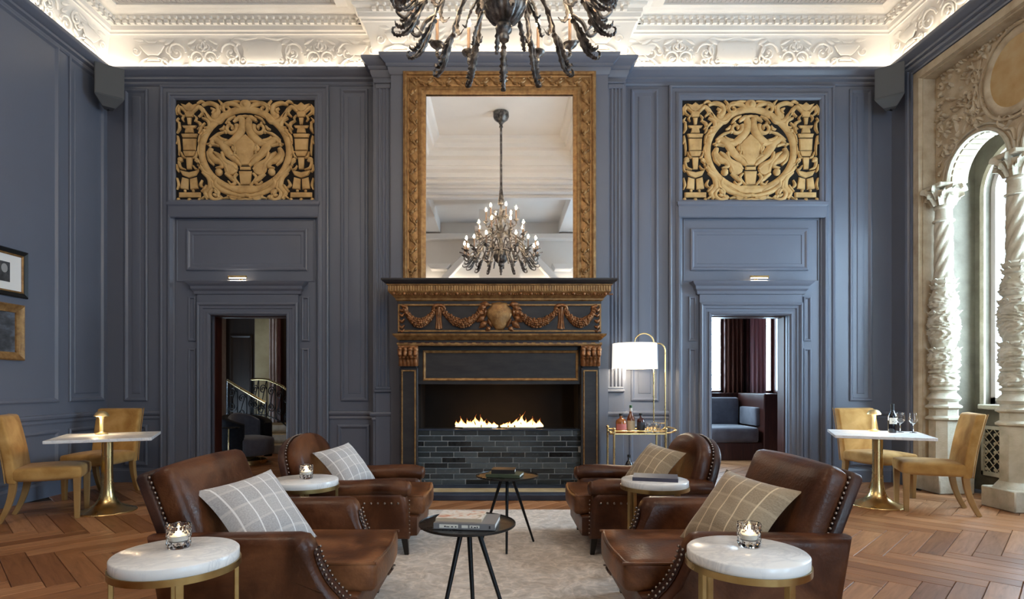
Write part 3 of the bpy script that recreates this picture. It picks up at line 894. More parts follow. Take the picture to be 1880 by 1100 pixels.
def place_motif(k, x, y, rz, flip=1):
    if k not in proto:
        proto[k] = o = mot[k].build(mname[k], M['plaster'], parent=trim_2, smooth=50)
    else:
        o = proto[k].copy(); C.objects.link(o)
    o.location = (x, y, 5.5)
    o.rotation_euler = (Matrix.Rotation(rz, 3, 'Z') @ Matrix.Rotation(radians(12), 3, 'X')).to_euler()
    o.scale = (flip, .42, 1)
    return o
seq = [('u', bx(285), 1), ('s', bx(350), 1), ('s', bx(405), -1), ('c', bx(485), 1), ('s', bx(562), 1), ('s', bx(618) , -1), ('u', bx(655), 1)]
for (k, x, f) in seq:
    place_motif(k, x, YB - .012, 0, f); place_motif(k, -x, YB - .012, 0, -f)
for x, k in ((-1.3, 'u'), (-.8, 's'), (0, 'c'), (.8, 's'), (1.3, 'u')): place_motif(k, x, YPI - .012, 0)
for i, yy in enumerate((7.3, 6.8, 6.25, 5.5, 4.8, 4.2, 3.6)):
    k = 'uscs'[i % 4]
    place_motif(k, -XW + .012, yy, pi / 2)
    place_motif(k, XW - .012, yy, -pi / 2)

RAIL = [(0, .835), (.012, .838), (.018, .856), (.012, .872), (.014, .886), (.034, .90), (.040, .925), (.034, .945), (.0, .95)]
bayL = (bx(297), bx(605)); bayR = (bx(1227), bx(1530))
def trimseg(name, paths, prof, **kw):
    m = MB()
    for p in paths: sweep(m, p, prof)
    return struct(name, m, M['paint'], smooth=25, **kw)
segs = [[(-XW, YR), (-XW, YB), (bayL[0], YB)], [(bayL[1], YB), (-XPI, YB), (-XPI, YPI), (-XBR, YPI)], [(XBR, YPI), (XPI, YPI), (XPI, YB), (bayR[0], YB)], [(bayR[1], YB), (XW, YB), (XW, SY1 + .12)]]
trimseg('trim_3', segs, RAIL)
BASE = [(0.0, .185), (.010, .178), (.016, .16), (.024, .15), (.026, .0)]
trimseg('baseboard_left', [[(-XW, YR), (-XW, YB), (bayL[0], YB)]], BASE)
trimseg('baseboard_back', segs[1:3], BASE)
trimseg('baseboard_right', segs[3:], BASE)

# ---- wall panels
PN = [(0, 0), (0, .018), (.012, .026), (.026, .026), (.040, .012), (.048, .004), (.098, .004), (.104, .012), (.12, .016)]
PW = [(0, 0), (0, .018), (.014, .026), (.03, .026), (.046, .010), (.055, .004)]
pb, plf = on_back(YB), on_left(-XW)
def panel(wall, pl, u0, v0, u1, v1, prof=PN, name='wall_panel'):
    return frame_panel(MB(), pl, u0, v0, u1, v1, prof).build(name, M['paint'], parent=wall, smooth=20)
for (a, b) in ((229, 272), (626, 676), (1158, 1208), (1559, 1600)):
    panel(wall_back, pb, bx(a), 1.08, bx(b), 5.235)
for (a, b) in ((229, 272), (620, 679), (1155, 1216), (1559, 1600)):
    panel(wall_back, pb, bx(a), .22, bx(b), .765, PW)
panel(wall_left, plf, 4.3, 1.09, 6.84, 5.3, PW); panel(wall_left, plf, 7.0, 1.09, 7.62, 5.3, PN)
panel(wall_left, plf, 1.6, 1.09, 4.05, 5.3, PW)
for (a, b) in ((1.6, 4.05), (4.3, 6.84), (7.0, 7.62)): panel(wall_left, plf, a, .22, b, .765, PW)

# ---- door bays
AR = [(0, 0), (0, .050), (.018, .058), (.036, .050), (.040, .036), (.085, .034), (.090, .046), (.120, .066), (.140, .064), (.165, .022), (.18, .016), (.18, 0)]
DA = [(0, 0), (0, .070), (.02, .078), (.036, .070), (.040, .056), (.075, .052), (.08, .040), (.118, .036), (.124, .050), (.145, .052), (.165, .030), (.165, -.02)]
def small_cornice(mb, x0, x1, y, e, prof):
    sweep(mb, [(x0, y), (x0, y - e), (x1, y - e), (x1, y)], prof)
    s, z = prof[-1]
    mb.box(x0 - s, y - e - s, z - .004, x1 + s, y, z)
for n in (1, 2):
    x0, x1 = DO[n]
    bay = bayL if n == 1 else bayR
    open_frame(MB(), pb, bay[0], 0, bay[1], bz(159), AR).build('bay_architrave', M['paint'], parent=wall_back, smooth=20)
    gx0, gx1 = (bx(325), bx(578)) if n == 1 else (bx(1252), bx(1502))
    frame_panel(MB(), pb, gx0 - .07, bz(370) - .05, gx1 + .07, bz(186) + .07, [(0, 0), (0, .045), (.02, .052), (.045, .046), (.066, .030), (.066, .0)], fill=False).build('grille_surround', M['paint'], parent=wall_back, smooth=20)
    lm = MB()
    small_cornice(lm, gx0 - .05, gx1 + .05, YB, .06, [(.0, bz(402)), (.012, bz(400)), (.018, bz(393)), (.018, bz(382)), (.034, bz(379)), (.036, bz(374)), (.02, bz(373))])
    lm.build('grille_ledge', M['paint'], parent=wall_back, smooth=25)
    hx0, hx1 = (bx(343), bx(565)) if n == 1 else (bx(1267), bx(1483))
    frame_panel(MB(), pb, bay[0] + .2, bz(517), bay[1] - .2, bz(403), [(0, 0), (0, .012), (.01, .012), (.016, .004)], fill=False).build('overdoor_edge', M['paint'], parent=wall_back, smooth=20)
    panel(wall_back, pb, hx0, bz(497), hx1, bz(420), [(0, 0), (0, .02), (.014, .028), (.03, .026), (.05, .012), (.085, .012), (.09, .004)], 'overdoor_panel')
    d = MB()
    open_frame(d, pb, x0 - .165, 0, x1 + .165, DTOP + .165, DA)
    door = struct('door_%d' % n, d, M['paint'], smooth=20)
    k = MB()
    k.box(x0 - .165, YB - .045, DTOP + .165, x1 + .165, YB, bz(541))
    small_cornice(k, x0 - .2, x1 + .2, YB, .06, [(-.03, bz(543)), (.0, bz(541)), (.006, bz(536)), (.03, bz(532)), (.034, bz(527)), (.075, bz(522)), (.085, bz(519)), (.07, bz(518))])
    k.build('door_cornice', M['paint'], parent=door, smooth=25)
    # reveal: painted edge, then dark timber lining
    j = MB()
    for xx, s in ((x0, 1), (x1, -1)):
        j.box(min(xx, xx + s * .012), YB + .09, 0, max(xx, xx + s * .012), ye + .02, DTOP)
    j.box(x0, YB + .09, DTOP - .012, x1, ye + .02, DTOP)
    j.build('door_lining', M['mahogany'], parent=door)
    for xx, s in ((x0, -1), (x1, 1)):
        for (z0, z1) in ((.16, 1.78), (1.88, bz(545))):
            a, b = sorted((xx + s * .20, xx + s * .30))
            panel(door, pb, a, z0 if z0 > 1 else .16, b, z1, [(0, 0), (0, .02), (.012, .024), (.022, .02), (.03, .004)], 'side_panel')

# right corner strip of blue trim framing the stone bay
pr_ = on_right(XW)
tm = MB()
prof = [(0, 0), (0, .03), (.02, .045), (.05, .04), (.07, .02), (.10, .035), (.12, .03), (.12, 0)]
vs, fs = [], []
for (i, h) in prof:
    vs += [pr_(SY1 + .13 - i, 0, h), pr_(SY1 + .13 - i, SZ + .13 - i, h), pr_(SY0 - .13 + i, SZ + .13 - i, h), pr_(SY0 - .13 + i, 0, h)]
for r in range(len(prof) - 1):
    for c in range(3): fs.append((r * 4 + c, r * 4 + c + 1, (r + 1) * 4 + c + 1, (r + 1) * 4 + c))
tm.add(vs, fs); tm.build('stone_bay_trim', M['paint'], parent=wall_right, smooth=20)

# ---- carved stone arcade
AX = 5.40                          # face of the spandrels and axis of the columns
COLS = [7.02, 6.02, 5.02]
ZSP = 3.72
def arch_wall(mb, X0, X1, y0, y1, zb, zt, ops, n=20):
    """wall between x=X0 and X1 with round-headed openings (yc, half, sill, spring)"""
    cur = y0
    def quadcol(a, b, fa0, fb0, fa1, fb1):
        for X in (X0, X1): mb.add([(X, a, fa0), (X, b, fb0), (X, b, fb1), (X, a, fa1)], [(0, 1, 2, 3)])
    for (yc, hw, sill, sp) in sorted(ops):
        quadcol(cur, yc - hw, zb, zb, zt, zt)
        arc = [(yc - hw * cos(pi * i / n), sp + hw * sin(pi * i / n)) for i in range(n + 1)]
        for p, q in zip(arc[:-1], arc[1:]): quadcol(p[0], q[0], p[1], q[1], zt, zt)
        out = [(yc - hw, sill)] + arc + [(yc + hw, sill)]
        for p, q in zip(out[:-1], out[1:]): mb.add([(X0, p[0], p[1]), (X1, p[0], p[1]), (X1, q[0], q[1]), (X0, q[0], q[1])], [(0, 1, 2, 3)])
        if sill > zb:
            quadcol(yc - hw, yc + hw, zb, zb, sill, sill)
            mb.add([(X0, yc - hw, sill), (X1, yc - hw, sill), (X1, yc + hw, sill), (X0, yc + hw, sill)], [(0, 1, 2, 3)])
        cur = yc + hw
    quadcol(cur, y1, zb, zb, zt, zt)
    return mb
st = MB()
HALF = .41
bays = [(a + b) / 2 for a, b in zip(COLS[:-1], COLS[1:])]
def spandrel():
    m = MB(); n = 18
    Y0, Y1 = COLS[-1] - .13, COLS[0] + .13
    arch_wall(m, AX, AX + .22, Y0, Y1, ZSP, SZ - .08, [(c, HALF, ZSP, ZSP) for c in bays], n)
    return m
arcade = spandrel().build('stone_arcade', M['stone'], parent=wall_right, smooth=30)
sf = MB()
# stone jamb and head: flat band, groove, inner bead
for (i0, h0, i1, h1) in ((0, .0, .0, .02), (0, .02, .09, .02), (.09, .02, .10, -.02), (.10, -.02, .115, -.02), (.115, -.02, .125, -.17)):
    vs = []
    for (i, h) in ((i0, h0), (i1, h1)):
        vs += [pr_(SY1 - i, 0, h), pr_(SY1 - i, SZ - i, h), pr_(SY0 + i, SZ - i, h), pr_(SY0 + i, 0, h)]
    sf.add(vs, [(c, c + 1, 4 + c + 1, 4 + c) for c in range(3)])
sf.build('stone_surround', M['stone'], parent=wall_right, smooth=20)
# leaf edging inside the surround
lf = MB()
def put_rel(src, y, z, rz=-pi / 2, x=AX, roll=0.0, sc=1.0):
    Mx = Matrix.Translation((x, y, z)) @ Matrix.Rotation(rz, 4, 'Z') @ Matrix.Rotation(roll, 4, 'Y') @ Matrix.Scale(sc, 4)
    return [tuple(Mx @ Vector(p)) for p in src.v], src.f
lm_ = MB(); leaf(lm_, (0, 0), (.075, .02), .05, .03, .01); lm_.ball((.02, -.02, -.02), .016, 6, 4)
for k in range(11):
    v, f = put_rel(lm_, SY1 - .17, 3.75 + k * .12, roll=radians(-20)); lf.add(v, f)
for k in range(23):
    v, f = put_rel(lm_, SY1 - .25 - k * .10, SZ - .11, roll=radians(60)); lf.add(v, f)
lf.build('leaf_edging', M['stone'], parent=arcade, kind='stuff', smooth=50)
for yc in COLS[1:2]:
    a = MB()
    zc = 4.58
    a.tube([(AX - .01, yc + .36 * cos(t), zc + .40 * sin(t)) for t in [2 * pi * i / 40 for i in range(41)]], .045, .03, seg=8, up=(1, 0, 0))
    a.tube([(AX - .01, yc + .44 * cos(t), zc + .48 * sin(t)) for t in [2 * pi * i / 40 for i in range(41)]], .02, .02, seg=6, up=(1, 0, 0))
    ro = a.build('stone_roundel', M['stone'], parent=arcade, smooth=50)
    b = MB(); b.lathe([(.36, .012), (.2, .016), (.0001, .018)], 36)
    b.v = [(AX - p[2], yc + p[0], zc + p[1] * 1.1) for p in b.v]
    b.build('roundel_disc', M['stone_gold'], parent=ro, smooth=60)
rng = random.Random(3)
sw = MB()
def wstroke(pts, w, h, **k):
    t = MB(); ridge(t, pts, w, h, seg=4, **k); sw.add([(AX + p[1], -p[0], p[2]) for p in t.v], t.f)
for c in COLS:
    for s in (-1, 1):
        y0 = c
        if c == COLS[0] and s > 0: continue
        # u is -y
        u0 = -c
        wstroke(spiral(u0 - s * .13, 4.12, .11, .015, pi / 2, s * 1.4, 16), [.035, .025], [.03, .02], raw=True)
        wstroke([(u0 - s * .02, 3.86), (u0 - s * .05, 3.98), (u0 - s * .14, 4.02), (u0 - s * .24, 4.12)], [.02, .05, .03, .015], [.02, .035, .015], n=5)
        wstroke([(u0 - s * .30, 4.22), (u0 - s * .38, 4.32), (u0 - s * .48, 4.30), (u0 - s * .44, 4.22)], [.02, .05, .03, .012], [.02, .035, .015], n=5)
        wstroke(spiral(u0 - s * .42, 4.46, .09, .012, 0, -s * 1.4, 16), [.03, .02], [.03, .02], raw=True)
        wstroke(spiral(u0 - s * .46, 4.78, .10, .012, pi, s * 1.4, 16), [.03, .02], [.03, .02], raw=True)
        wstroke([(u0 - s * .5, 4.2), (u0 - s * .46, 4.5), (u0 - s * .5, 4.7), (u0 - s * .42, 5.0)], [.02, .035, .03, .012], [.02, .03, .015], n=5)
for k in range(430):
    u = -rng.uniform(COLS[-1], COLS[0] + .08); z = rng.uniform(3.95, 5.05)
    yy = -u
    if any(hypot((yy - b) , z - ZSP) < HALF + .12 for b in bays) or any(hypot((yy - c) / .47, (z - 4.58) / .52) < 1 for c in COLS[1:2]): continue
    a = rng.uniform(0, 2 * pi); L = rng.uniform(.05, .11)
    t = MB(); leaf(t, (u, z), (u + L * cos(a), z + L * sin(a)), L * .5, .045, .02); sw.add([(AX + p[1], -p[0], p[2]) for p in t.v], t.f)
sw.build('spandrel_carving', M['stone'], parent=arcade, kind='stuff', smooth=50)
for c in bays:
    a = MB()
    for (rr, w, h) in ((HALF + .012, .022, .03), (HALF + .075, .014, .02)):
        a.tube([(AX - .005, c - rr * cos(t), ZSP + rr * sin(t)) for t in [pi * i / 30 for i in range(31)]], w, h, seg=6, up=(1, 0, 0))
    # ribbed intrados blocks
    for i in range(16):
        t = pi * (i + .5) / 16
        p = [(AX + .02 + dx, c - (HALF - .018 * q) * cos(t + dt_), ZSP + (HALF - .018 * q) * sin(t + dt_)) for q in (0, 1) for dx in (0, .18) for dt_ in (-.07, .07)]
        a.add(p, [(0, 1, 3, 2), (4, 5, 7, 6), (0, 1, 5, 4), (2, 3, 7, 6), (0, 2, 6, 4), (1, 3, 7, 5)])
    a.build('arch_moulding', M['stone_pale'], parent=arcade, smooth=40)

def column_mesh():
    m = MB()
    def oct_(r0, z0, r1, z1): m.lathe([(r0, z0), (r1, z1)], 8, phase=pi / 8)
    # pedestal and octagonal shaft
    m.box(-.21, -.21, 0, .21, .21, .22, .012); oct_(.215, .22, .16, .29)
    oct_(.152, .29, .150, .86)
    for z in (.86, 1.0): m.lathe([(.15, z), (.19, z + .02), (.19, z + .04), (.15, z + .065)], 8, phase=pi / 8)
    oct_(.15, .9, .15, 1.12)
    m.lathe([(.155, 1.10), (.175, 1.13), (.15, 1.17), (.125, 1.20), (.13, 1.225), (.15, 1.235), (.15, 1.255), (.125, 1.27)], 24)
    def carve(r, z, a):
        if z < 1.27 or z > 2.52: return r
        k = (r - .115) / .05
        k = max(0, min(1, k))
        return r + .017 * k * sin(6 * a + 7 * sin(z * 22)) * sin(z * 52 + 2.5 * sin(3 * a)) + .011 * k * sin(10 * a + 5 * sin(z * 40)) * sin(z * 95 + 2 * sin(5 * a))
    P = [(.12, 1.27), (.14, 1.29), (.152, 1.33), (.155, 1.38), (.14, 1.42), (.13, 1.43), (.15, 1.445), (.15, 1.46), (.125, 1.475)]
    P += [(.145, 1.50), (.155, 1.53), (.158, 1.60), (.155, 1.67), (.14, 1.69), (.155, 1.705), (.155, 1.73), (.12, 1.75)]
    P += [(.125, 1.79), (.145, 1.83), (.155, 1.90), (.16, 2.0), (.155, 2.09), (.15, 2.12), (.14, 2.14), (.155, 2.16), (.155, 2.18), (.13, 2.2), (.12, 2.22)]
    P += [(.145, 2.25), (.15, 2.29), (.14, 2.36), (.115, 2.42), (.105, 2.45), (.128, 2.47), (.13, 2.49), (.105, 2.51), (.125, 2.53), (.13, 2.56), (.10, 2.585)]
    P2 = []
    for (p, q) in zip(P[:-1], P[1:]):
        n = max(1, int(abs(q[1] - p[1]) / .009))
        for i in range(n): P2.append((p[0] + (q[0] - p[0]) * i / n, p[1] + (q[1] - p[1]) * i / n))
    P2.append(P[-1])
    m.lathe(P2, 84, fn=carve)
    # little spiked leaf collars
    for z, r in ((2.50, .12), (2.56, .118), (2.40, .115), (1.73, .150), (2.17, .150)):
        for k in range(9):
            a = 2 * pi * k / 9
            m.tube([(r * cos(a), r * sin(a), z - .012), ((r + .02) * cos(a), (r + .02) * sin(a), z + .012), ((r + .034) * cos(a), (r + .034) * sin(a), z + .018)], [.018, .012, .003], [.01, .007, .003], seg=5)
    # twisted upper shaft
    zs = [2.585 + (3.26 - 2.585) * i / 46 for i in range(47)]
    m.lathe([(.094 - .006 * (z - 2.585), z) for z in zs], 36, fn=lambda r, z, a: r + .020 * (abs(sin(3 * (a - z * 5.6))) ** .9) - .012)
    m.lathe([(.09, 3.26), (.112, 3.275), (.112, 3.29), (.09, 3.305), (.086, 3.42), (.10, 3.435), (.10, 3.45), (.085, 3.46), (.10, 3.52), (.125, 3.6), (.14, 3.64)], 28)
    # capital: curled leaves and abacus
    for k in range(8):
        a = 2 * pi * k / 8
        for (r0, z0, r1, z1, w) in ((.09, 3.47, .155, 3.585, .045), (.10, 3.54, .185, 3.66, .05)):
            if z0 > 3.5: a2 = a + pi / 8
            else: a2 = a
            pts = catmull([(r0 * cos(a2), r0 * sin(a2), z0), ((r0 + .02) * cos(a2), (r0 + .02) * sin(a2), (z0 + z1) / 2), (r1 * cos(a2), r1 * sin(a2), z1), ((r1 + .02) * cos(a2), (r1 + .02) * sin(a2), z1 - .04)], 4)
            n = len(pts); m.tube(pts, [w * (.5 + .5 * sin(pi * (.25 + .65 * i / n))) for i in range(n)], .010, seg=6)
    m.box(-.16, -.15, 3.665, .16, .15, ZSP, .01)
    return m
cmesh = column_mesh()
col0 = cmesh.build('stone_column', M['stone_pale'], parent=wall_right, loc=(AX, COLS[0], 0), smooth=42)
for yy in COLS[1:]:
    c = col0.copy(); C.objects.link(c); c.location = (AX, yy, 0)

# ---- window recess behind the arcade: floor-level grille, sill, arched window openings
WX = 5.93
rc = MB()
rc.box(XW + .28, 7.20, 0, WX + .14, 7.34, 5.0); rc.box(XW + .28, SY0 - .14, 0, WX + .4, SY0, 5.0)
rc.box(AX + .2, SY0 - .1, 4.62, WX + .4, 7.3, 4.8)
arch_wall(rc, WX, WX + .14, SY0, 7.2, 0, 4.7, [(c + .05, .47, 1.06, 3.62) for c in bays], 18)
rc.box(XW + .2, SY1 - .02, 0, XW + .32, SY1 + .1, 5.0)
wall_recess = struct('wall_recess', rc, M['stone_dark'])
for k, c in enumerate(bays):
    y = c + .05
    fr_ = MB()
    arc = lambda r: [(y + r, 1.06)] + [(y + r * cos(pi * i / 20), 3.62 + r * sin(pi * i / 20)) for i in range(21)] + [(y - r, 1.06)]
    o_, i_ = arc(.47), arc(.405)
    vs = [(X, p[0], p[1]) for X in (WX + .06, WX + .12) for q in (o_, i_) for p in q]
    n = len(o_)
    fs = []
    for j in range(n - 1):
        fs += [(j, j + 1, n + j + 1, n + j), (2 * n + j, 2 * n + j + 1, 3 * n + j + 1, 3 * n + j), (n + j, n + j + 1, 3 * n + j + 1, 3 * n + j)]
    fr_.add(vs, fs); fr_.box(WX + .06, y - .47, 1.06, WX + .12, y + .47, 1.14)
    w = struct('window_%d' % (1 if k == 0 else 6 + k), fr_, M['frame_mauve'])
    s = MB()
    o2, i2 = [(p[0], p[1]) for p in arc(.53)], arc(.47)
    vs = [(X, p[0], p[1]) for X in (WX - .025, WX) for q in (o2, i2) for p in q]
    s.add(vs, [f for j in range(n - 1) for f in ((j, j + 1, n + j + 1, n + j), (j, j + 1, 2 * n + j + 1, 2 * n + j), (n + j, n + j + 1, 3 * n + j + 1, 3 * n + j))])
    s.build('window_surround', M['stone_pale'], parent=w, smooth=30)
    MB().box(WX - .10, y - .48, 1.0, WX + .12, y + .48, 1.06, .01).build('window_sill', M['stone_pale'], parent=w)
    g = MB(); pts = arc(.41); g.prism(pts, lambda p: (WX + .085, p[0], p[1]), lambda p: (WX + .091, p[0], p[1]))
    g.build('pane', M['window_glass'], parent=w, smooth=0)
    # pierced radiator grille below the sill
    gr = MB()
    gx = WX - .03
    gr.box(gx - .012, y - .49, .20, gx + .02, y + .49, .25); gr.box(gx - .012, y - .49, .76, gx + .02, y + .49, .80)
    gr.box(gx - .012, y - .49, .20, gx + .02, y - .46, .80); gr.box(gx - .012, y + .46, .20, gx + .02, y + .49, .80)
    gp = gr.build('radiator_grille', M['stone_pale'], parent=w)
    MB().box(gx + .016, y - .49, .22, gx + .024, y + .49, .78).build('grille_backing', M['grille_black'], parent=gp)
    la = MB()
    for i in range(-9, 10):
        a0, a1 = (y + i * .11, .22), (y + i * .11 + .54, .76)
        for (p, q) in ((a0, a1), ((2 * y - a0[0], .22), (2 * y - a1[0], .76))):
            t0, t1 = 0.0, 1.0
            lo, hi = y - .47, y + .47
            d = q[0] - p[0]
            if abs(d) > 1e-6:
                ta, tb = sorted(((lo - p[0]) / d, (hi - p[0]) / d)); t0, t1 = max(t0, ta), min(t1, tb)
            if t1 - t0 < .05: continue
            P0 = (gx, p[0] + d * t0, p[1] + .54 * t0); P1 = (gx, p[0] + d * t1, p[1] + .54 * t1)
            la.tube([P0, P1], .0065, .0065, seg=4)
    for i in range(8):
        for j in range(5):
            la.lathe([(.019, -.008), (.019, .008)], 6, 0, 0, 0)
            for q in range(len(la.v) - 12, len(la.v)):
                p = la.v[q]; la.v[q] = (gx + p[2], y - .42 + i * .12 + p[0], .28 + j * .105 + p[1])
    la.build('lattice', M['stone'], parent=gp, kind='stuff', smooth=0)

# ---- herringbone floor
sub = MB().box(-XW - .9, YR - .3, -.08, WX + .5, 13.0, -.014)
floor = struct('floor', sub, M['subfloor'])
PL, PWD = .948, .158
def plank_mesh():
    m = MB(); g = .0018; c = .003
    m.box(g, g, -.013, PL - g, PWD - g, 0.0, c)
    m.uv = [(v[0], v[1]) for v in m.v]
    return m
pk = []
R45 = -pi / 4
nr = int(PL / PWD + .5)
for k in range(-150, 150):
    for mm in range(-18, 19):
        for ori in (0, 1):
            ux, uy = (k + nr * mm) * PWD, (k - nr * mm) * PWD
            if ori == 0: ox, oy, ang = ux, uy, 0.0; cx_, cy_ = ux + PL / 2, uy + PWD / 2
            else: ox, oy, ang = ux + PWD, uy + PWD, pi / 2; cx_, cy_ = ux + PWD / 2, uy + PWD + PL / 2
            X = cx_ * cos(R45) - cy_ * sin(R45); Y = cx_ * sin(R45) + cy_ * cos(R45) + .35
            x = ox * cos(R45) - oy * sin(R45); y = ox * sin(R45) + oy * cos(R45) + .35
            main = abs(X) < XW + .1 and YR < Y < YB + .25
            rec = XW < X < WX and SY0 < Y < 7.2
            rooms = YB < Y < 12.2 and (-6.2 < X < -1.8 or 1.9 < X < 6.2)
            if not (main or rec or rooms): continue
            if abs(X) < 1.35 and .2 < Y < 5.6: continue
            if abs(X) < 1.2 and Y > 6.8: continue
            pk.append((X, Y, x, y, R45 + ang))
def vis(p):
    if p[1] < 3.3: return 1e9
    px, py = CXP + FPX * p[0] / p[1], CYP + FPX * EYE / p[1]
    if not (-60 < px < 1940 and py < 1170): return 1e6 + p[1]
    if p[1] > YB and not (DO[1][0] * p[1] / YB - .6 < p[0] < DO[1][1] * p[1] / YB + .6 or DO[2][0] * p[1] / YB - .6 < p[0] < DO[2][1] * p[1] / YB + .6): return 1e6 + p[1]
    if 930 < py and (abs(px - 917) < 190): return 1e5
    return p[1]
pk.sort(key=vis)
base_p = None
for (X, Y, x, y, a) in pk[:290]:
    if base_p is None:
        base_p = o = plank_mesh().build('plank', M['plank'], parent=floor, smooth=0)
    else:
        o = base_p.copy(); C.objects.link(o)
    o.location = (x, y, random.uniform(-.0006, .0004)); o.rotation_euler = (0, 0, a)
far = MB(); far.uv = []
for (X, Y, x, y, a) in pk[290:]:
    t = plank_mesh(); Mx = Matrix.Translation((x, y, 0)) @ Matrix.Rotation(a, 4, 'Z')
    far.uv += [(u + X * 3, v) for (u, v) in t.uv]
    far.add([tuple(Mx @ Vector(p)) for p in t.v], t.f)
far.build('plank_field', M['plank'], parent=floor, smooth=0, kind='stuff')
print('planks', len(pk))
# ---------------------------------------------------------------- fireplace
fp = thing('fireplace', 'dark timber fireplace with gilt carved garlands and a tall brick grate below the mirror', 'fireplace', (0, 7.0, 0))
OY = 7.0
def fbuild(mb, name, mat, parent=fp, **kw):
    mb.v = [(p[0], p[1] - OY, p[2]) for p in mb.v]
    return mb.build(name, mat, parent=parent, **kw)
# body: piers, lintel, entablature core
b = MB()
for s in (-1, 1):
    a, c = sorted((s * 1.0, s * 1.20)); b.box(a, 6.98, .06, c, YBR, 1.78)
b.box(-1.2, 7.03, 1.30, 1.2, YBR, 1.80)
b.box(-1.22, 6.90, 1.90, 1.22, YBR, 2.30)
b.box(-1.20, 6.93, 1.76, 1.20, YBR, 1.92)
fbuild(b, 'surround', M['dark_mantel'], bevel=.006)
# hood / lintel panel with gilt line
fbuild(frame_panel(MB(), on_back(7.03), -.93, 1.345, .96, 1.715, [(0, 0), (0, .012), (.012, .018), (.028, .012), (.034, .002), (.034, .001)], fill=False), 'lintel_moulding', M['gold'], smooth=20)
# legs: sunk panel with gilt beads
for s in (-1, 1):
    a, c = sorted((s * .985, s * 1.205))
    lg = MB().box(a, 6.955, .06, c, 6.99, 1.50, .006)
    leg = fbuild(lg, 'pier_face', M['dark_mantel'])
    g = MB(); frame_panel(g, on_back(6.955), a + .022, .10, c - .022, 1.475, [(0, 0), (.004, .012), (.016, .012), (.02, .0)], fill=False)
    fbuild(g, 'pier_bead', M['gold'], parent=leg)
    rp = MB()
    for k in range(86):
        rp.ball((a + .03, 6.945, .12 + k * .0156), .0085, 6, 4)
    fbuild(rp, 'rope_bead', M['gold'], parent=leg, kind='stuff', smooth=60)
    # carved console capital: volute roll over acanthus
    k = MB(); xc = (a + c) / 2; w = .118
    for j in range(4):
        x = xc + (j - 1.5) * .062
        k.ball((x, 6.905, 1.715), .036, 8, 6, (1, 1, 1.15))
        k.tube([(x, 6.90, 1.69), (x, 6.885, 1.655), (x, 6.91, 1.62)], [.03, .028, .012], seg=8)
    k.tube([(xc - w, 6.92, 1.745), (xc + w, 6.92, 1.745)], .024, seg=10)
    k.box(xc - w, 6.93, 1.52, xc + w, 6.99, 1.76, .01)
    for j in range(5):
        x = xc + (j - 2) * .044
        pts = catmull([(x, 6.925, 1.525), (x, 6.905, 1.56), (x, 6.895, 1.60), (x, 6.872, 1.625)], 4)
        k.tube(pts, [.026 * (1 - .5 * i / len(pts)) for i in range(len(pts))], [.014] * len(pts), seg=6)
    fbuild(k, 'capital', M['bronze_gilt'], smooth=50)
def fsweep(name, x, y, prof, mat, cap=True, parent=fp):
    m = MB(); P = [(-x, YBR), (-x, y), (x, y), (x, YBR)]
    sweep(m, P, prof)
    if cap:
        s, z = prof[-1]; m.box(-x - s, y - s, z - .003, x + s, YBR, z)
    return fbuild(m, name, mat, smooth=25, parent=parent)
fsweep('lower_ledge', 1.21, 6.92, [(0, 1.83), (.01, 1.835), (.03, 1.86), (.06, 1.885), (.065, 1.905), (.03, 1.91)], M['gold'])
fsweep('egg_course', 1.20, 6.93, [(0, 1.762), (.02, 1.765), (.028, 1.78), (.028, 1.80), (.012, 1.805), (.0, 1.807)], M['gold'], cap=False)
dc = MB()
for k in range(24): dc.cbox(-1.17 + k * 2.34 / 23, 6.905, 1.798, .055, .014, .012)
fbuild(dc, 'dark_inlay', M['mahogany'], kind='stuff')
fsweep('cornice', 1.22, 6.90, [(0, 2.295), (.008, 2.30), (.02, 2.31), (.02, 2.325), (.03, 2.335), (.06, 2.365), (.085, 2.385), (.095, 2.40), (.095, 2.47), (.11, 2.475), (.11, 2.485)], M['gold'])
fsweep('mantel_shelf', 1.22, 6.90, [(.10, 2.485), (.115, 2.49), (.15, 2.51), (.165, 2.525), (.165, 2.54), (.16, 2.545)], M['dark_mantel'])
rd = MB()
for k in range(86):
    x = -1.29 + k * 2.58 / 85; rd.cbox(x, 6.80, 2.435, .016, .016, .062, .005)
fbuild(rd, 'reeding', M['gold'], kind='stuff', smooth=0)
bd = MB()
for k in range(21):
    x = -1.25 + k * 2.5 / 20
    bd.ball((x, 6.818, 2.372), .020, 8, 5)
    for d in (.04, .062, .084): bd.ball((x + d, 6.826, 2.366), .011, 6, 4)
fbuild(bd, 'bead_course', M['bronze_gilt'], kind='stuff', smooth=60)
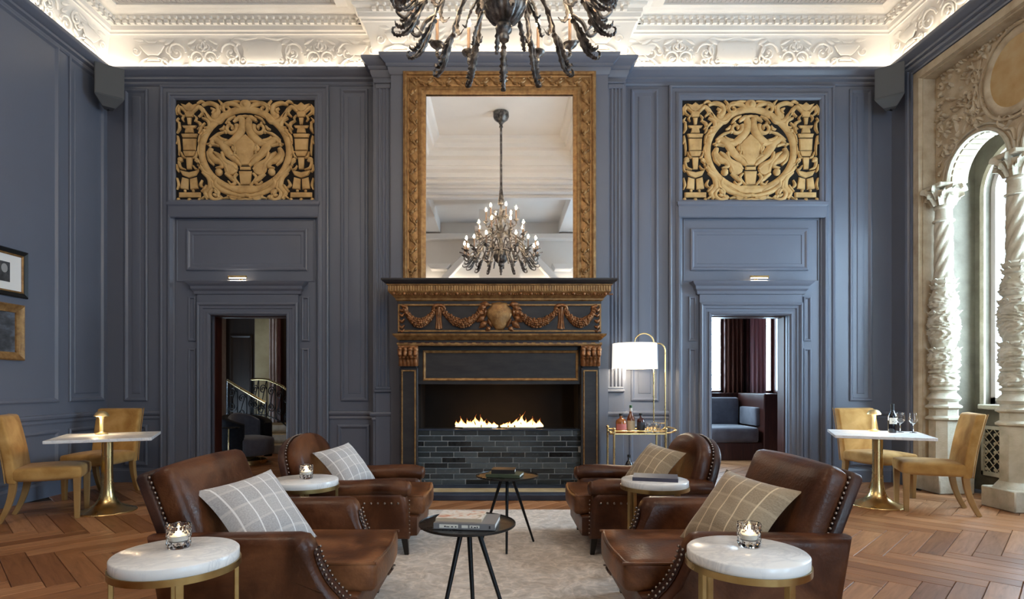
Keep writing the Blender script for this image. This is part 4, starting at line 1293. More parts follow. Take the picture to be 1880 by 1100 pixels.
# frieze panel with garlands
fbuild(frame_panel(MB(), on_back(6.90), -1.215, 1.925, 1.215, 2.262, [(0, 0), (.004, .016), (.02, .016), (.026, .002), (.027, .001)], fill=False), 'frieze_moulding', M['gold'], smooth=20)
def put(mb, src, ox, oy, oz): mb.add([(p[0] + ox, p[1] + oy, p[2] + oz) for p in src.v], src.f)
rg = random.Random(5)
def garland(x0, x1, z0, zs):
    m = MB(); r = MB()
    n = 20; pts = []
    for i in range(n + 1):
        t = i / n; pts.append((x0 + (x1 - x0) * t, z0 - zs * (1 - (2 * t - 1) ** 2)))
    ws = [.05 + .055 * sin(pi * i / n) for i in range(n + 1)]
    ridge(m, pts, ws, [w * .55 for w in ws], seg=6, raw=True)
    put(r, m, 0, 6.90, 0)
    for i in range(n + 1):
        for j in range(5):
            o = (j - 2) / 2.3
            x, z = pts[i]; w = ws[i] / 2
            r.ball((x + rg.uniform(-.012, .012), 6.90 - w * 1.1 * sqrt(max(0, 1 - o * o)) - .004, z + o * w * 1.05), rg.uniform(.011, .019), 6, 4)
    return r
for (x0, x1) in ((-1.13, -.77), (-.68, -.21), (.21, .69), (.78, 1.14)):
    fbuild(garland(x0, x1, 2.19, .16), 'garland', M['bronze_gilt'], smooth=60)
for x in (-.725, .735):
    m = MB()
    for s in (-1, 1):
        ridge(m, [(x, 2.245), (x + s * .05, 2.235), (x + s * .075, 2.19)], [.05, .05, .035], [.035, .04, .02], n=4)
        ridge(m, [(x + s * .025, 2.20), (x + s * .02, 2.08), (x + s * .03, 1.965)], [.035, .028, .034], [.03, .02, .02], n=4)
    ridge(m, [(x, 2.22), (x, 2.08), (x, 1.96)], [.06, .035, .05], [.05, .03, .03], n=4)
    r = MB(); put(r, m, 0, 6.90, 0); fbuild(r, 'ribbon_drop', M['bronze_gilt'], smooth=60)
for s in (-1, 1):
    m = MB(); x = s * 1.165
    for (z, w) in ((2.20, .05), (2.14, .04), (2.07, .045), (2.0, .04), (1.95, .03)):
        ridge(m, [(x - .03, z), (x, z - .02), (x + .03, z + .01)], [.02, w, .02], [.02, .035, .015], n=4)
    ridge(m, [(x, 2.24), (x - s * .05, 2.22), (x - s * .06, 2.17)], [.04, .05, .03], [.03, .04, .02], n=4)
    r = MB(); put(r, m, 0, 6.90, 0); fbuild(r, 'corner_drop', M['bronze_gilt'], smooth=60)
m = MB()
dome(m, [(-.09, 2.275), (0, 2.285), (.09, 2.275), (.10, 2.24), (.15, 2.19), (.155, 2.13), (.12, 2.06), (.07, 1.985), (.04, 1.945), (-.04, 1.945), (-.07, 1.985), (-.12, 2.06), (-.155, 2.13), (-.15, 2.19), (-.10, 2.24)], .06, rings=6, edge=.35)
r = MB(); put(r, m, 0, 6.90, 0); fbuild(r, 'cartouche_shield', M['gold'], smooth=60)
m = MB()
for s in (-1, 1):
    for (p0, p1, w) in (((.12, 2.25), (.20, 2.26), .05), ((.16, 2.23), (.235, 2.20), .055), ((.18, 2.18), (.25, 2.13), .06), ((.18, 2.11), (.245, 2.06), .06), ((.15, 2.05), (.215, 1.99), .06), ((.11, 1.985), (.15, 1.945), .045), ((.165, 2.21), (.17, 2.12), .035), ((.14, 2.08), (.10, 2.0), .03)):
        leaf(m, (s * p0[0], p0[1]), (s * (p1[0] + (p1[0] - p0[0]) * .45), p1[1] + (p1[1] - p0[1]) * .3), w * 1.5, .05, .012 * s)
r = MB(); put(r, m, 0, 6.90, 0); fbuild(r, 'cartouche_leaves', M['bronze_gilt'], smooth=60)
# brick front and firebox
fb = MB()
fb.box(-1.0, 7.115, .065, 1.0, 7.2, .735)
fbuild(fb, 'mortar_bed', M['mortar'])
BL, BH = .292, .0655
rows = 10; pitch = (.737 - .068) / rows
proto_b = None
for rrow in range(rows):
    z0 = .068 + rrow * pitch
    off = (0, .5, .25, .75)[rrow % 4] * BL
    x = -1.0 - off
    while x < 1.0:
        a, c = max(x + .005, -.998), min(x + BL - .005, .998)
        if c - a > .03:
            mb = MB().box(a, 7.100 + random.uniform(-.002, .003), z0 + .005, c, 7.13, z0 + pitch - .006, .003)
            fbuild(mb, 'brick', M['brick'], smooth=0)
        x += BL
tp = MB().box(-1.0, 7.09, .735, 1.0, 7.30, .75, .003)
fbuild(tp, 'grate_top', M['slate'])
fx = MB()
fx.box(-1.0, 7.66, .0, 1.0, 7.69, 1.44); fx.box(-1.0, 7.2, 1.40, 1.0, 7.69, 1.43); fx.box(-1.0, 7.2, .0, -.985, 7.69, 1.44); fx.box(.985, 7.2, 0, 1.0, 7.69, 1.44); fx.box(-1.0, 7.2, .70, 1.0, 7.69, .735)
fbuild(fx, 'firebox', M['soot'])
hs = MB().box(-1.25, 6.45, 0, 1.25, 7.12, .066, .006)
hearth = fbuild(hs, 'hearth', M['slate'])
fbuild(MB().box(-1.22, 6.62, .0655, 1.22, 6.86, .0685), 'hearth_inlay', M['gold_stone'], parent=hearth)  # pale gold strip painting the fire's reflection on the slab
# burner trays and flames
bt = MB()
for s in (-1, 1):
    pts = [(s * .03, 7.22), (s * .10, 7.16), (s * .45, 7.15), (s * .57, 7.22), (s * .45, 7.32), (s * .10, 7.31)]
    bt.prism(pts, lambda p: (p[0], p[1], .752), lambda p: (p[0] * 1.02, p[1], .772))
burner = fbuild(bt, 'burner_tray', M['steel'], bevel=.004)
rf = random.Random(11)
def tongue(x, y, h, w, lean, ph):
    m = MB(); prof = []
    n = 10
    for i in range(n + 1):
        t = i / n
        prof.append((max(w * (sin(pi * min(1, t * 1.15 + .12)) ** .8) * (1 - t) ** .55, .0006), t * h))
    m.lathe(prof, 9, caps=False)
    m.v = [(x + p[0] + lean * (p[2] / h) ** 2 + .018 * sin(p[2] * 38 + ph), y + p[1] * .55 + .01 * sin(p[2] * 30 + ph * 2), .768 + p[2]) for p in m.v]
    return m
prof_f = [(.04, .03), (.09, .055), (.14, .05), (.18, .075), (.215, .09), (.25, .13), (.285, .15), (.32, .11), (.36, .08), (.40, .095), (.44, .07), (.475, .06), (.505, .10), (.53, .06)]
for s in (-1, 1):
    for (x, h) in prof_f:
        hh = h * rf.uniform(.9, 1.25) + .02
        fbuild(tongue(s * x, 7.24 + rf.uniform(-.03, .03), hh, rf.uniform(.026, .04), rf.uniform(-.02, .03), rf.uniform(0, 6)), 'flame', M['flame'], parent=burner, smooth=180)
        if rf.random() < .7:
            fbuild(tongue(s * x + rf.uniform(-.02, .02), 7.24 + rf.uniform(-.03, .03), hh * .6, rf.uniform(.02, .03), rf.uniform(-.03, .03), rf.uniform(0, 6)), 'flame', M['flame'], parent=burner, smooth=180)
point('fire_glow', (0, 7.24, .90), 3, (1, .5, .18), .12)

# ---------------------------------------------------------------- mirror
mi = thing('mirror', 'tall wall mirror in a wide gilt leaf-carved frame standing on the mantel shelf', 'mirror', (0, YBR, 2.55))
zt, zb = 5.265, 2.545
def mframe():
    m = MB()
    pr = [(0, .0), (0, .06), (.01, .075), (.035, .085), (.05, .075), (.056, .055), (.075, .05), (.11, .062), (.15, .062), (.185, .05), (.20, .055), (.215, .062), (.235, .066), (.245, .058), (.275, .052), (.288, .046), (.29, .028)]
    open_frame(m, on_back(YBR), -1.222, zb, 1.222, zt, pr)
    m.v = [(p[0], p[1] - YBR, p[2] - 2.55) for p in m.v]
    return m
mfr = mframe().build('frame', M['gold'], parent=mi, smooth=20)
lv = MB()
def bough(x, z, vertical, k):
    t = MB()
    s = 1 if k % 2 else -1
    for (a, c, w) in (((-.05, -.03 * s), (.05, .02 * s), .055), ((-.02, .01 * s), (.045, .05 * s), .035), ((-.03, -.045 * s), (.03, -.05 * s), .03)):
        leaf(t, a, c, w, .028, .012 * s)
    t.ball((-.05, -.02, -.03 * s), .014, 6, 4)
    for i, p in enumerate(t.v):
        u, h, v = p
        if vertical: u, v = v, u
        t.v[i] = (x + u, h - .055, z + v - 2.55)
    lv.add(t.v, t.f)
n = 21
for k in range(n):
    z = 2.62 + k * (zt - .13 - 2.62) / (n - 1)
    for s in (-1, 1): bough(s * 1.092, z, True, k)
for k in range(18):
    bough(-1.0 + k * 2.0 / 17, zt - .13, False, k)
lv.build('leaf_carving', M['gold'], parent=mfr, kind='stuff', smooth=50)
MB().box(-.945, -.006, zb + .002 - 2.55, .945, 0, zt - .275 - 2.55).build('mirror_glass', M['mirror'], parent=mi, loc=(0, -.032, 0), rot=(-.0085, 0, 0), smooth=0)

# ---------------------------------------------------------------- pierced carved grilles
def carved_grille(label, x0, x1, z0, z1):
    W, Hh = x1 - x0, z1 - z0
    kx, kz = W / 1425.0, Hh / 1035.0
    def uv(p): return ((p[0] - 742) * kx, (1065 - p[1]) * kz)
    root = thing('carved_grille', label, 'grille', ((x0 + x1) / 2, YB - .004, z0))
    MB().box(-W / 2 - .01, -.006, -.01, W / 2 + .01, .002, Hh + .01).build('backing', M['black_board'], parent=root, smooth=0)
    k = (kx + kz) / 2
    d = .032
    def both(mb, fn):
        for s in (1, -1): fn(mb, lambda p: ((p[0] - 742) * kx * s, (1065 - p[1]) * kz))
    def st(mb, f, pts, w, h=d, **kw):
        ws = [x * k for x in w] if hasattr(w, '__len__') else w * k
        ridge(mb, [f(p) for p in pts], ws, h, seg=5, base=.006, **kw)
    # ring
    ring = MB()
    rp = []
    for i in range(49):
        a = 2 * pi * i / 48
        px, py = 742 + 452 * sin(a), 548 - 405 * cos(a)
        if cos(a) > .8: py -= 26 * (cos(a) - .8) * 5
        rp.append(uv((px, py)))
    ridge(ring, rp, 72 * k, d * .9, seg=6, base=.006, raw=True)
    ring.build('roundel_ring', M['carved'], parent=root, smooth=50)
    # shield on its vase
    sh = MB()
    P = [(742, 372), (790, 415), (822, 440), (862, 500), (835, 560), (830, 610), (800, 660), (780, 700)]
    poly = [uv(p) for p in P] + [((742 - p[0]) * kx, uv(p)[1]) for p in reversed(P[1:])]
    dome(sh, poly, d * 1.5, rings=5, edge=.5)
    for P in ([(742, 712), (800, 712), (800, 745), (742, 745)], [(742, 752), (812, 752), (795, 900), (742, 905)], [(742, 905), (850, 905), (850, 940), (742, 940)]):
        poly = [uv(p) for p in P[:]]
        poly = [((x[0]), x[1]) for x in poly]
        full = poly[1:3] + [(-poly[2][0], poly[2][1]), (-poly[1][0], poly[1][1])]
        dome(sh, full, d, rings=3, edge=.6)
    sh.build('shield', M['carved'], parent=root, smooth=45)
    # beasts, wings and scrolls inside the ring
    ins = MB()
    def inner(mb, f):
        st(mb, f, [(520, 470), (600, 455), (680, 370), (712, 280), (690, 205), (620, 250)], [50, 85, 88, 80, 60, 24])
        st(mb, f, spiral(592, 312, 66, 12, -.6, 1.25, 20), [46, 34, 28], raw=True)
        st(mb, f, [(372, 505), (420, 430), (500, 470), (560, 560), (640, 640), (700, 700)], [26, 60, 92, 88, 64, 34])
        st(mb, f, [(380, 440), (420, 410), (470, 372), (540, 352)], [26, 40, 34, 16])
        st(mb, f, [(390, 520), (375, 585), (430, 640), (480, 660), (505, 705), (440, 725)], [46, 80, 74, 60, 44, 20])
        st(mb, f, [(500, 560), (520, 640), (600, 690), (660, 740)], [30, 50, 60, 30])
        dome(mb, [f(p) for p in ell(592, 728, 76, 74, 14)], d * 1.1, rings=3)
        st(mb, f, [(540, 780), (600, 830), (640, 870), (600, 895), (565, 860)], [40, 52, 40, 30, 16])
        st(mb, f, [(640, 560), (612, 520), (640, 480)], [20, 40, 18])
        st(mb, f, [(660, 780), (630, 830), (690, 905)], [26, 36, 22])
        for (x, y, r) in ((540, 352, 22), (640, 224, 18), (470, 768, 40), (575, 262, 18)):
            c = f((x, y)); mb.ball((c[0], -.012, c[1]), r * k, 8, 5)
        st(mb, f, [(345, 480), (400, 478), (470, 500)], [16, 40, 26])
        st(mb, f, [(690, 200), (742, 190)], [30, 30])
        st(mb, f, [(470, 400), (500, 430), (560, 440)], [24, 46, 30])
        st(mb, f, [(420, 560), (470, 600), (540, 700), (560, 760)], [24, 50, 54, 26])
        st(mb, f, [(600, 600), (640, 600), (690, 640)], [26, 44, 30])
        st(mb, f, [(350, 560), (370, 640), (420, 700)], [16, 40, 22])
        st(mb, f, [(540, 270), (580, 220), (640, 190)], [18, 34, 20])
        st(mb, f, [(610, 480), (640, 520), (630, 590)], [20, 40, 22])
        st(mb, f, [(480, 330), (510, 320), (530, 290)], [18, 34, 18])
    both(ins, inner)
    ins.build('winged_scrollwork', M['carved'], parent=root, kind='stuff', smooth=50)
    # urns at either side
    for s in (1, -1):
        u = MB()
        f = lambda p: ((p[0] - 742) * kx * s, (1065 - p[1]) * kz)
        def pol(P): dome(u, [f(p) for p in P], d, rings=3, edge=.6)
        pol([(70, 60), (120, 80), (165, 45), (210, 80), (260, 60), (210, 130), (165, 150), (120, 130)])
        pol([(110, 140), (220, 140), (205, 200), (125, 200)])
        pol([(140, 205), (190, 205), (180, 280), (150, 280)])
        pol([(85, 285), (245, 285), (230, 312), (205, 318), (215, 365), (115, 365), (125, 318), (100, 312)])
        pol([(75, 372), (255, 372), (240, 412), (90, 412)])
        pol([(90, 418), (240, 418), (232, 545), (98, 545)])
        pol([(95, 550), (235, 550), (215, 605), (115, 605)])
        pol([(130, 610), (200, 610), (190, 740), (140, 740)])
        pol([(60, 745), (165, 770), (270, 745), (240, 800), (165, 830), (90, 800)])
        pol([(90, 815), (160, 835), (155, 950), (70, 940)]); pol([(240, 815), (170, 835), (175, 950), (260, 940)])
        pol([(50, 975), (285, 975), (285, 1030), (50, 1030)])
        for P, w in (([(130, 150), (70, 100), (55, 150), (100, 190)], [30, 40, 34, 16]), ([(200, 150), (262, 95), (305, 150), (262, 200)], [30, 46, 40, 18]),
                     ([(60, 260), (62, 320), (40, 370)], [24, 36, 14]), ([(230, 240), (275, 270), (280, 330), (262, 370)], [24, 38, 34, 14]), ([(55, 430), (62, 520), (60, 600)], [18, 26, 12]),
                     ([(100, 650), (60, 660), (75, 720), (130, 742)], [20, 34, 30, 14]), ([(225, 650), (275, 690), (270, 735)], [18, 34, 20]), ([(40, 830), (55, 900), (40, 950)], [18, 30, 12])):
            st(u, f, P, w)
        for P, w in (([(60, 210), (40, 240), (70, 262)], [14, 28, 16]), ([(45, 395), (50, 440), (35, 480)], [18, 30, 14]), ([(268, 480), (258, 540), (272, 600)], [14, 26, 14]),
                     ([(250, 560), (230, 610), (205, 625)], [14, 28, 16]), ([(80, 560), (100, 610), (128, 622)], [14, 28, 16]), ([(40, 690), (45, 740), (60, 770)], [14, 28, 16]),
                     ([(205, 700), (230, 735), (262, 742)], [14, 26, 14]), ([(40, 180), (35, 120), (60, 75)], [14, 26, 14]), ([(120, 180), (95, 215), (110, 250)], [12, 26, 12]), ([(212, 180), (238, 212), (222, 250)], [12, 26, 12])):
            st(u, f, P, w)
        for (x, y, r) in ((72, 640, 30), (52, 1050, 20), (165, 1055, 22), (270, 1052, 20), (240, 640, 22), (120, 960, 16), (205, 960, 16)):
            c = f((x, y)); u.ball((c[0], -.012, c[1]), r * k, 8, 5)
        u.build('carved_urn', M['carved'], parent=root, smooth=45)
    # corner scrolls
    co = MB()
    def corners(mb, f):
        st(mb, f, [(300, 80), (370, 55), (450, 85), (460, 150), (420, 195)], [26, 48, 50, 54, 60])
        dome(mb, [f(p) for p in ell(430, 192, 44, 40, 12)], d, rings=3)
        st(mb, f, [(480, 100), (560, 60), (640, 70), (690, 110)], [24, 48, 52, 40])
        st(mb, f, spiral(555, 120, 52, 12, -1.2, -1.15, 16), [38, 26], raw=True)
        st(mb, f, [(470, 30), (500, 70), (490, 130)], [18, 34, 20]); st(mb, f, [(690, 40), (640, 40), (590, 45)], [14, 30, 16])
        st(mb, f, [(300, 110), (345, 190), (400, 240), (480, 250), (540, 190)], [30, 52, 50, 44, 24])
        st(mb, f, [(300, 210), (360, 240), (370, 300), (320, 310)], [26, 46, 40, 22])
        st(mb, f, [(310, 345), (330, 330)], [36, 30]); st(mb, f, [(290, 400), (330, 380), (380, 350)], [20, 32, 16])
        st(mb, f, [(255, 640), (275, 700), (330, 770), (420, 810)], [20, 40, 46, 24])
        st(mb, f, [(300, 770), (370, 830), (380, 920), (330, 980), (360, 1040)], [30, 62, 66, 56, 30])
        st(mb, f, spiral(430, 985, 78, 14, .4, 1.35, 20), [52, 40, 30], raw=True)
        st(mb, f, [(450, 830), (440, 900), (520, 960), (600, 990), (690, 1010), (742, 1000)], [40, 66, 54, 46, 40, 44])
        st(mb, f, [(500, 900), (560, 930), (620, 965)], [16, 30, 14])
        st(mb, f, [(520, 1040), (600, 1025), (690, 1050), (742, 1045)], [22, 40, 34, 30])
        st(mb, f, [(250, 60), (290, 40), (330, 60)], [20, 36, 24]); st(mb, f, [(290, 160), (330, 170), (350, 210)], [22, 40, 26])
        st(mb, f, [(390, 110), (420, 130), (400, 165)], [24, 40, 24]); st(mb, f, [(250, 330), (285, 300), (330, 260)], [18, 36, 20])
        st(mb, f, [(260, 460), (275, 400), (310, 350)], [16, 30, 18]); st(mb, f, [(250, 700), (300, 690), (320, 720)], [18, 34, 18])
        st(mb, f, [(400, 860), (420, 930), (480, 1040)], [30, 50, 34]); st(mb, f, [(290, 970), (320, 940), (345, 900)], [20, 38, 22])
        st(mb, f, [(560, 1010), (620, 1050), (700, 1030)], [20, 36, 22])
        st(mb, f, [(300, 850), (280, 900), (310, 930)], [18, 38, 18]); st(mb, f, [(290, 1045), (330, 1020), (350, 1055)], [18, 30, 14])
        for (x, y, r) in ((318, 345, 24), (415, 275, 16), (245, 560, 14), (265, 470, 14), (600, 140, 12), (630, 985, 14)):
            c = f((x, y)); mb.ball((c[0], -.012, c[1]), r * k, 8, 5)
    both(co, corners)
    c = uv((742, 72)); dome(co, ell(c[0], c[1], 62 * k, 56 * k, 16), d * 1.2); co.ball((c[0], -.03, c[1]), 26 * k, 10, 6)
    co.build('corner_scrollwork', M['carved'], parent=root, kind='stuff', smooth=50)
    return root
carved_grille('pierced tan wood grille carved with ring and urns, over the staircase hall doorway', bx(325), bx(578), bz(370), bz(186))
carved_grille('pierced tan wood grille carved with ring and urns, over the banquette room doorway', bx(1252), bx(1502), bz(370), bz(186))

# ---------------------------------------------------------------- chandelier
CY_ = 3.76
ch = thing('chandelier', 'dark bronze chandelier with leafy scrolled arms and glowing candle bulbs hanging over the seating', 'chandelier', (.03, CY_, 0))
body = MB()
body.lathe([(.0005, 3.535), (.03, 3.54), (.035, 3.56), (.028, 3.58), (.05, 3.60), (.055, 3.63), (.045, 3.645)], 24)
body.lathe([(.05, 3.645), (.085, 3.67), (.115, 3.71), (.138, 3.76), (.147, 3.81), (.145, 3.85), (.13, 3.875)], 96, fn=lambda r, z, a: r * (1 + .11 * abs(sin(8 * a + 5 * (z - 3.645))) - .05))
body.lathe([(.13, 3.875), (.15, 3.885), (.15, 3.905), (.12, 3.915), (.09, 3.95), (.05, 4.0), (.04, 4.08), (.07, 4.14), (.085, 4.20), (.07, 4.27), (.04, 4.33), (.03, 4.42), (.06, 4.46), (.065, 4.52), (.04, 4.58), (.025, 4.68), (.02, 4.8)], 28)
body.build('body', M['bronze'], parent=ch, smooth=50)
rod = MB()
rod.lathe([(.055, 4.76), (.065, 4.78), (.042, 4.95), (.028, 5.06), (.022, 5.2), (.022, 6.22), (.04, 6.24), (.026, 6.28), (.055, 6.33), (.13, 6.39), (.15, 6.44), (.145, 6.515)], 24)
rod.build('hanging_rod', M['bronze'], parent=ch, smooth=50)
def curl(mb, base, a, pts, w, flat=.45):
    """acanthus blade: pts (radial, z) in the vertical plane at angle a"""
    P = catmull([(base[0] + r * cos(a), base[1] + r * sin(a), z) for (r, z) in pts], 6)
    n = len(P)
    ra = [max(.002, w * (sin(pi * (.16 + .80 * i / (n - 1))) ** .8) * (1 + .34 * sin(i * 2.3))) for i in range(n)]
    mb.tube(P, ra, [max(.002, x * flat) for x in ra], seg=7)
def candle_arm(a, R, zc, root, leafy):
    """one arm: scroll from root (radius, z), pan, candle and bulb at angle a"""
    m = MB()
    r0, z0 = root
    P = catmull([(r0, z0), (r0 + (R - r0) * .45, z0 - .03), (R - .05, zc - .11), (R + .005, zc - .075), (R, zc - .03)], 6)
    n = len(P)
    m.tube([(p.x * cos(a), p.x * sin(a), p.y) for p in P], [.015 - .006 * i / n for i in range(n)], seg=8)
    for (r1, z1, r2, z2) in leafy:
        curl(m, (0, 0), a, [(r1, z1), ((r1 + r2) / 2, (z1 + z2) / 2 + .03), (r2, z2), (r2 - .02, z2 - .03)], .02)
    arm = m.build('arm', M['bronze'], parent=ch, smooth=60)
    c = (R * cos(a), R * sin(a))
    q = MB().lathe([(.004, zc - .075), (.014, zc - .07), (.008, zc - .05), (.016, zc - .03), (.035, zc - .018), (.053, zc - .002), (.054, zc + .004), (.02, zc), (.017, zc + .02)], 14, c[0], c[1])
    q.build('candle_pan', M['bronze'], parent=arm, smooth=50)
    MB().lathe([(.012, zc + .005), (.012, zc + .19)], 10, c[0], c[1]).build('candle_sleeve', M['candle'], parent=arm, smooth=50)
    MB().lathe([(.0004, zc + .19), (.010, zc + .198), (.018, zc + .216), (.0135, zc + .238), (.0004, zc + .266)], 10, c[0], c[1], caps=False).build('bulb', M['bulb'], parent=arm, smooth=180)
STEP = pi / 8
for k in range(16):
    a = pi / 2 + k * STEP
    m = MB()
    dz = .03 * (k % 2)
    curl(m, (0, 0), a, [(.10, 3.90), (.19, 4.02 + dz), (.33, 4.03 + dz), (.46, 3.90 + dz), (.545, 3.73), (.60, 3.615), (.655, 3.575), (.685, 3.60)], .017, .6)
    curl(m, (0, 0), a, [(.42, 3.96 + dz), (.47, 3.84), (.44, 3.77), (.395, 3.79)], .015)
    curl(m, (0, 0), a, [(.50, 3.80), (.565, 3.74), (.62, 3.665), (.66, 3.63), (.70, 3.64), (.71, 3.67)], .030, .35)
    curl(m, (0, 0), a, [(.56, 3.70), (.63, 3.61), (.68, 3.575), (.72, 3.585), (.725, 3.62), (.705, 3.63)], .017, .5)
    m.build('leaf_scroll', M['bronze'], parent=ch, smooth=60)
    if k % 8: candle_arm(a, .69, 3.80 + dz, (.50, 3.80 + dz), [(.60, 3.72, .78, 3.86)])
for k in range(8): candle_arm(pi / 8 + k * pi / 4, .45, 4.16, (.06, 4.22), [(.10, 4.22, .26, 4.32), (.30, 4.10, .50, 4.02), (.36, 4.1, .52, 4.2)])
for k in range(6): candle_arm(k * pi / 3 + .2, .29, 4.46, (.05, 4.52), [(.08, 4.5, .2, 4.6)])
for k in range(8):
    m = MB(); curl(m, (0, 0), STEP / 2 + k * pi / 4, [(.14, 3.84), (.2, 3.74), (.235, 3.66), (.25, 3.60), (.275, 3.61)], .018)
    m.build('leaf_scroll', M['bronze'], parent=ch, smooth=60)

# ---------------------------------------------------------------- picture lights over the doors
def picture_light(label, x, z, power):
    r = thing('picture_light', label, 'lamp', (x, YB - .045, z), group=None)
    m = MB(); m.tube([(-.12, -.07, .035), (.12, -.07, .035)], .016, seg=12)
    m.build('barrel', M['brass'], parent=r, smooth=40)
    MB().tube([(0, .045, 0), (0, -.02, .045), (0, -.07, .04)], .007, seg=8).build('bracket', M['brass'], parent=r, smooth=40)
    MB().box(-.025, .035, -.02, .025, .045, .02, .003).build('wall_plate', M['brass'], parent=r)
    MB().box(-.11, -.074, .015, .11, -.062, .020).build('tube_lamp', M['lamp_glow'], parent=r)
    area('picture_light_glow', (x, YB - .113, z + .012), (0, 0, 0), .2, .02, power * .5, (1, .85, .62))
picture_light('slim brass picture light above the cornice of the staircase hall doorway', bx(443), bz(520) + .03, 3)
picture_light('slim brass picture light above the cornice of the banquette room doorway', bx(1387), bz(520) + .03, 3)

# ---------------------------------------------------------------- corner speakers
def speaker(label, x, y, z, ang):
    r = thing('speaker', label, 'speaker', (x, y, z), ang)
    m = MB()
    P = [(-.16, .0), (.16, .0), (.10, .22), (-.10, .22)]
    m.prism(P, lambda p: (p[0], p[1], .14), lambda p: (p[0], p[1], .54))
    m.prism(P, lambda p: (p[0], p[1], .14), lambda p: (p[0] * .45, p[1] * .5 + .09, .04))
    m.build('cabinet', M['speaker'], parent=r, bevel=.006)
    MB().box(-.15, -.006, .155, .15, .0, .53).build('front_cloth', M['speaker'], parent=r)
    MB().tube([(0, .12, .06), (0, .20, .05), (0, .33, .10)], .018, seg=8).build('bracket', M['iron'], parent=r)
speaker('grey wedge speaker in the corner above the framed pictures', -4.93, 7.30, 4.80, radians(38))
speaker('grey wedge speaker in the corner beside the carved stone bay', 4.93, 7.30, 4.80, radians(-38))

# ---------------------------------------------------------------- framed pictures on the side wall
def picture(label, name, y1, z0, z1, w, fr_mat, prof, art):
    r = thing(name, label, 'picture', (-XW, y1 - w / 2, z0))
    pl = lambda u, v, h: (h, u, v)
    Hh = z1 - z0
    frame_panel(MB(), pl, -w / 2, 0, w / 2, Hh, prof, fill=False).build('frame', fr_mat, parent=r, smooth=20)
    return r, pl, Hh
PB = [(0, 0), (0, .03), (.012, .042), (.045, .030), (.052, .02), (.052, .005)]
r, pl, Hh = picture('black framed small grey portrait print in a wide white mount, above the gilt frame', 'framed_print', 6.37, 2.24, 2.75, .75, M['black_cap'], PB, None)
frame_panel(MB(), pl, -.375 + .05, .05, .375 - .05, Hh - .05, [(0, .0), (0, .024), (.010, .026), (.018, .018), (.018, .002)], fill=False).build('gilt_slip', M['gold'], parent=r)
frame_panel(MB(), pl, -.31, .06, .31, Hh - .06, [(0, .010), (.01, .010)]).build('mount', M['white_plastic'], parent=r)
pm_ = noisy(pm('portrait_print', (.05, .05, .055), .6), nscale=9, stops=[(.3, (.02, .02, .022)), (.7, (.10, .10, .105))])
ph = frame_panel(MB(), pl, -.10, .15, .16, Hh - .15, [(0, .012), (.005, .012)]).build('photograph', pm_, parent=r)
m = MB(); m.lathe([(.0001, .001), (.035, .001), (.04, 0)], 14); m.v = [(.0130 + p[2], .09 + p[0], .29 + p[1] * 1.2) for p in m.v]
m.build('portrait_face', pm('print_grey', (.28, .28, .28), .6), parent=ph)
PG = [(0, 0), (0, .045), (.014, .055), (.03, .05), (.075, .024), (.085, .022), (.09, .004)]
r, pl, Hh = picture('gilt framed dusky landscape picture hanging below the black framed print', 'framed_landscape', 6.31, 1.56, 2.16, .85, M['gold'], PG, None)
lp = noisy(pm('dusky_landscape', (.07, .075, .09), .5), nscale=5, detail=6, scale=(1, 1, 2), stops=[(.3, (.015, .015, .02)), (.5, (.055, .06, .07)), (.75, (.16, .19, .25))])
frame_panel(MB(), pl, -.345, .08, .345, Hh - .08, [(0, .008), (.01, .008)]).build('canvas', lp, parent=r)
# ---------------------------------------------------------------- rug
rg_ = MB(); rg_.box(-1.62, -.4, 0.0005, 1.62, 5.94, .014, .005)
rg_.build('rug', M['rug'], label='pale mottled grey-beige rug under the four leather armchairs', cat='rug', smooth=0)

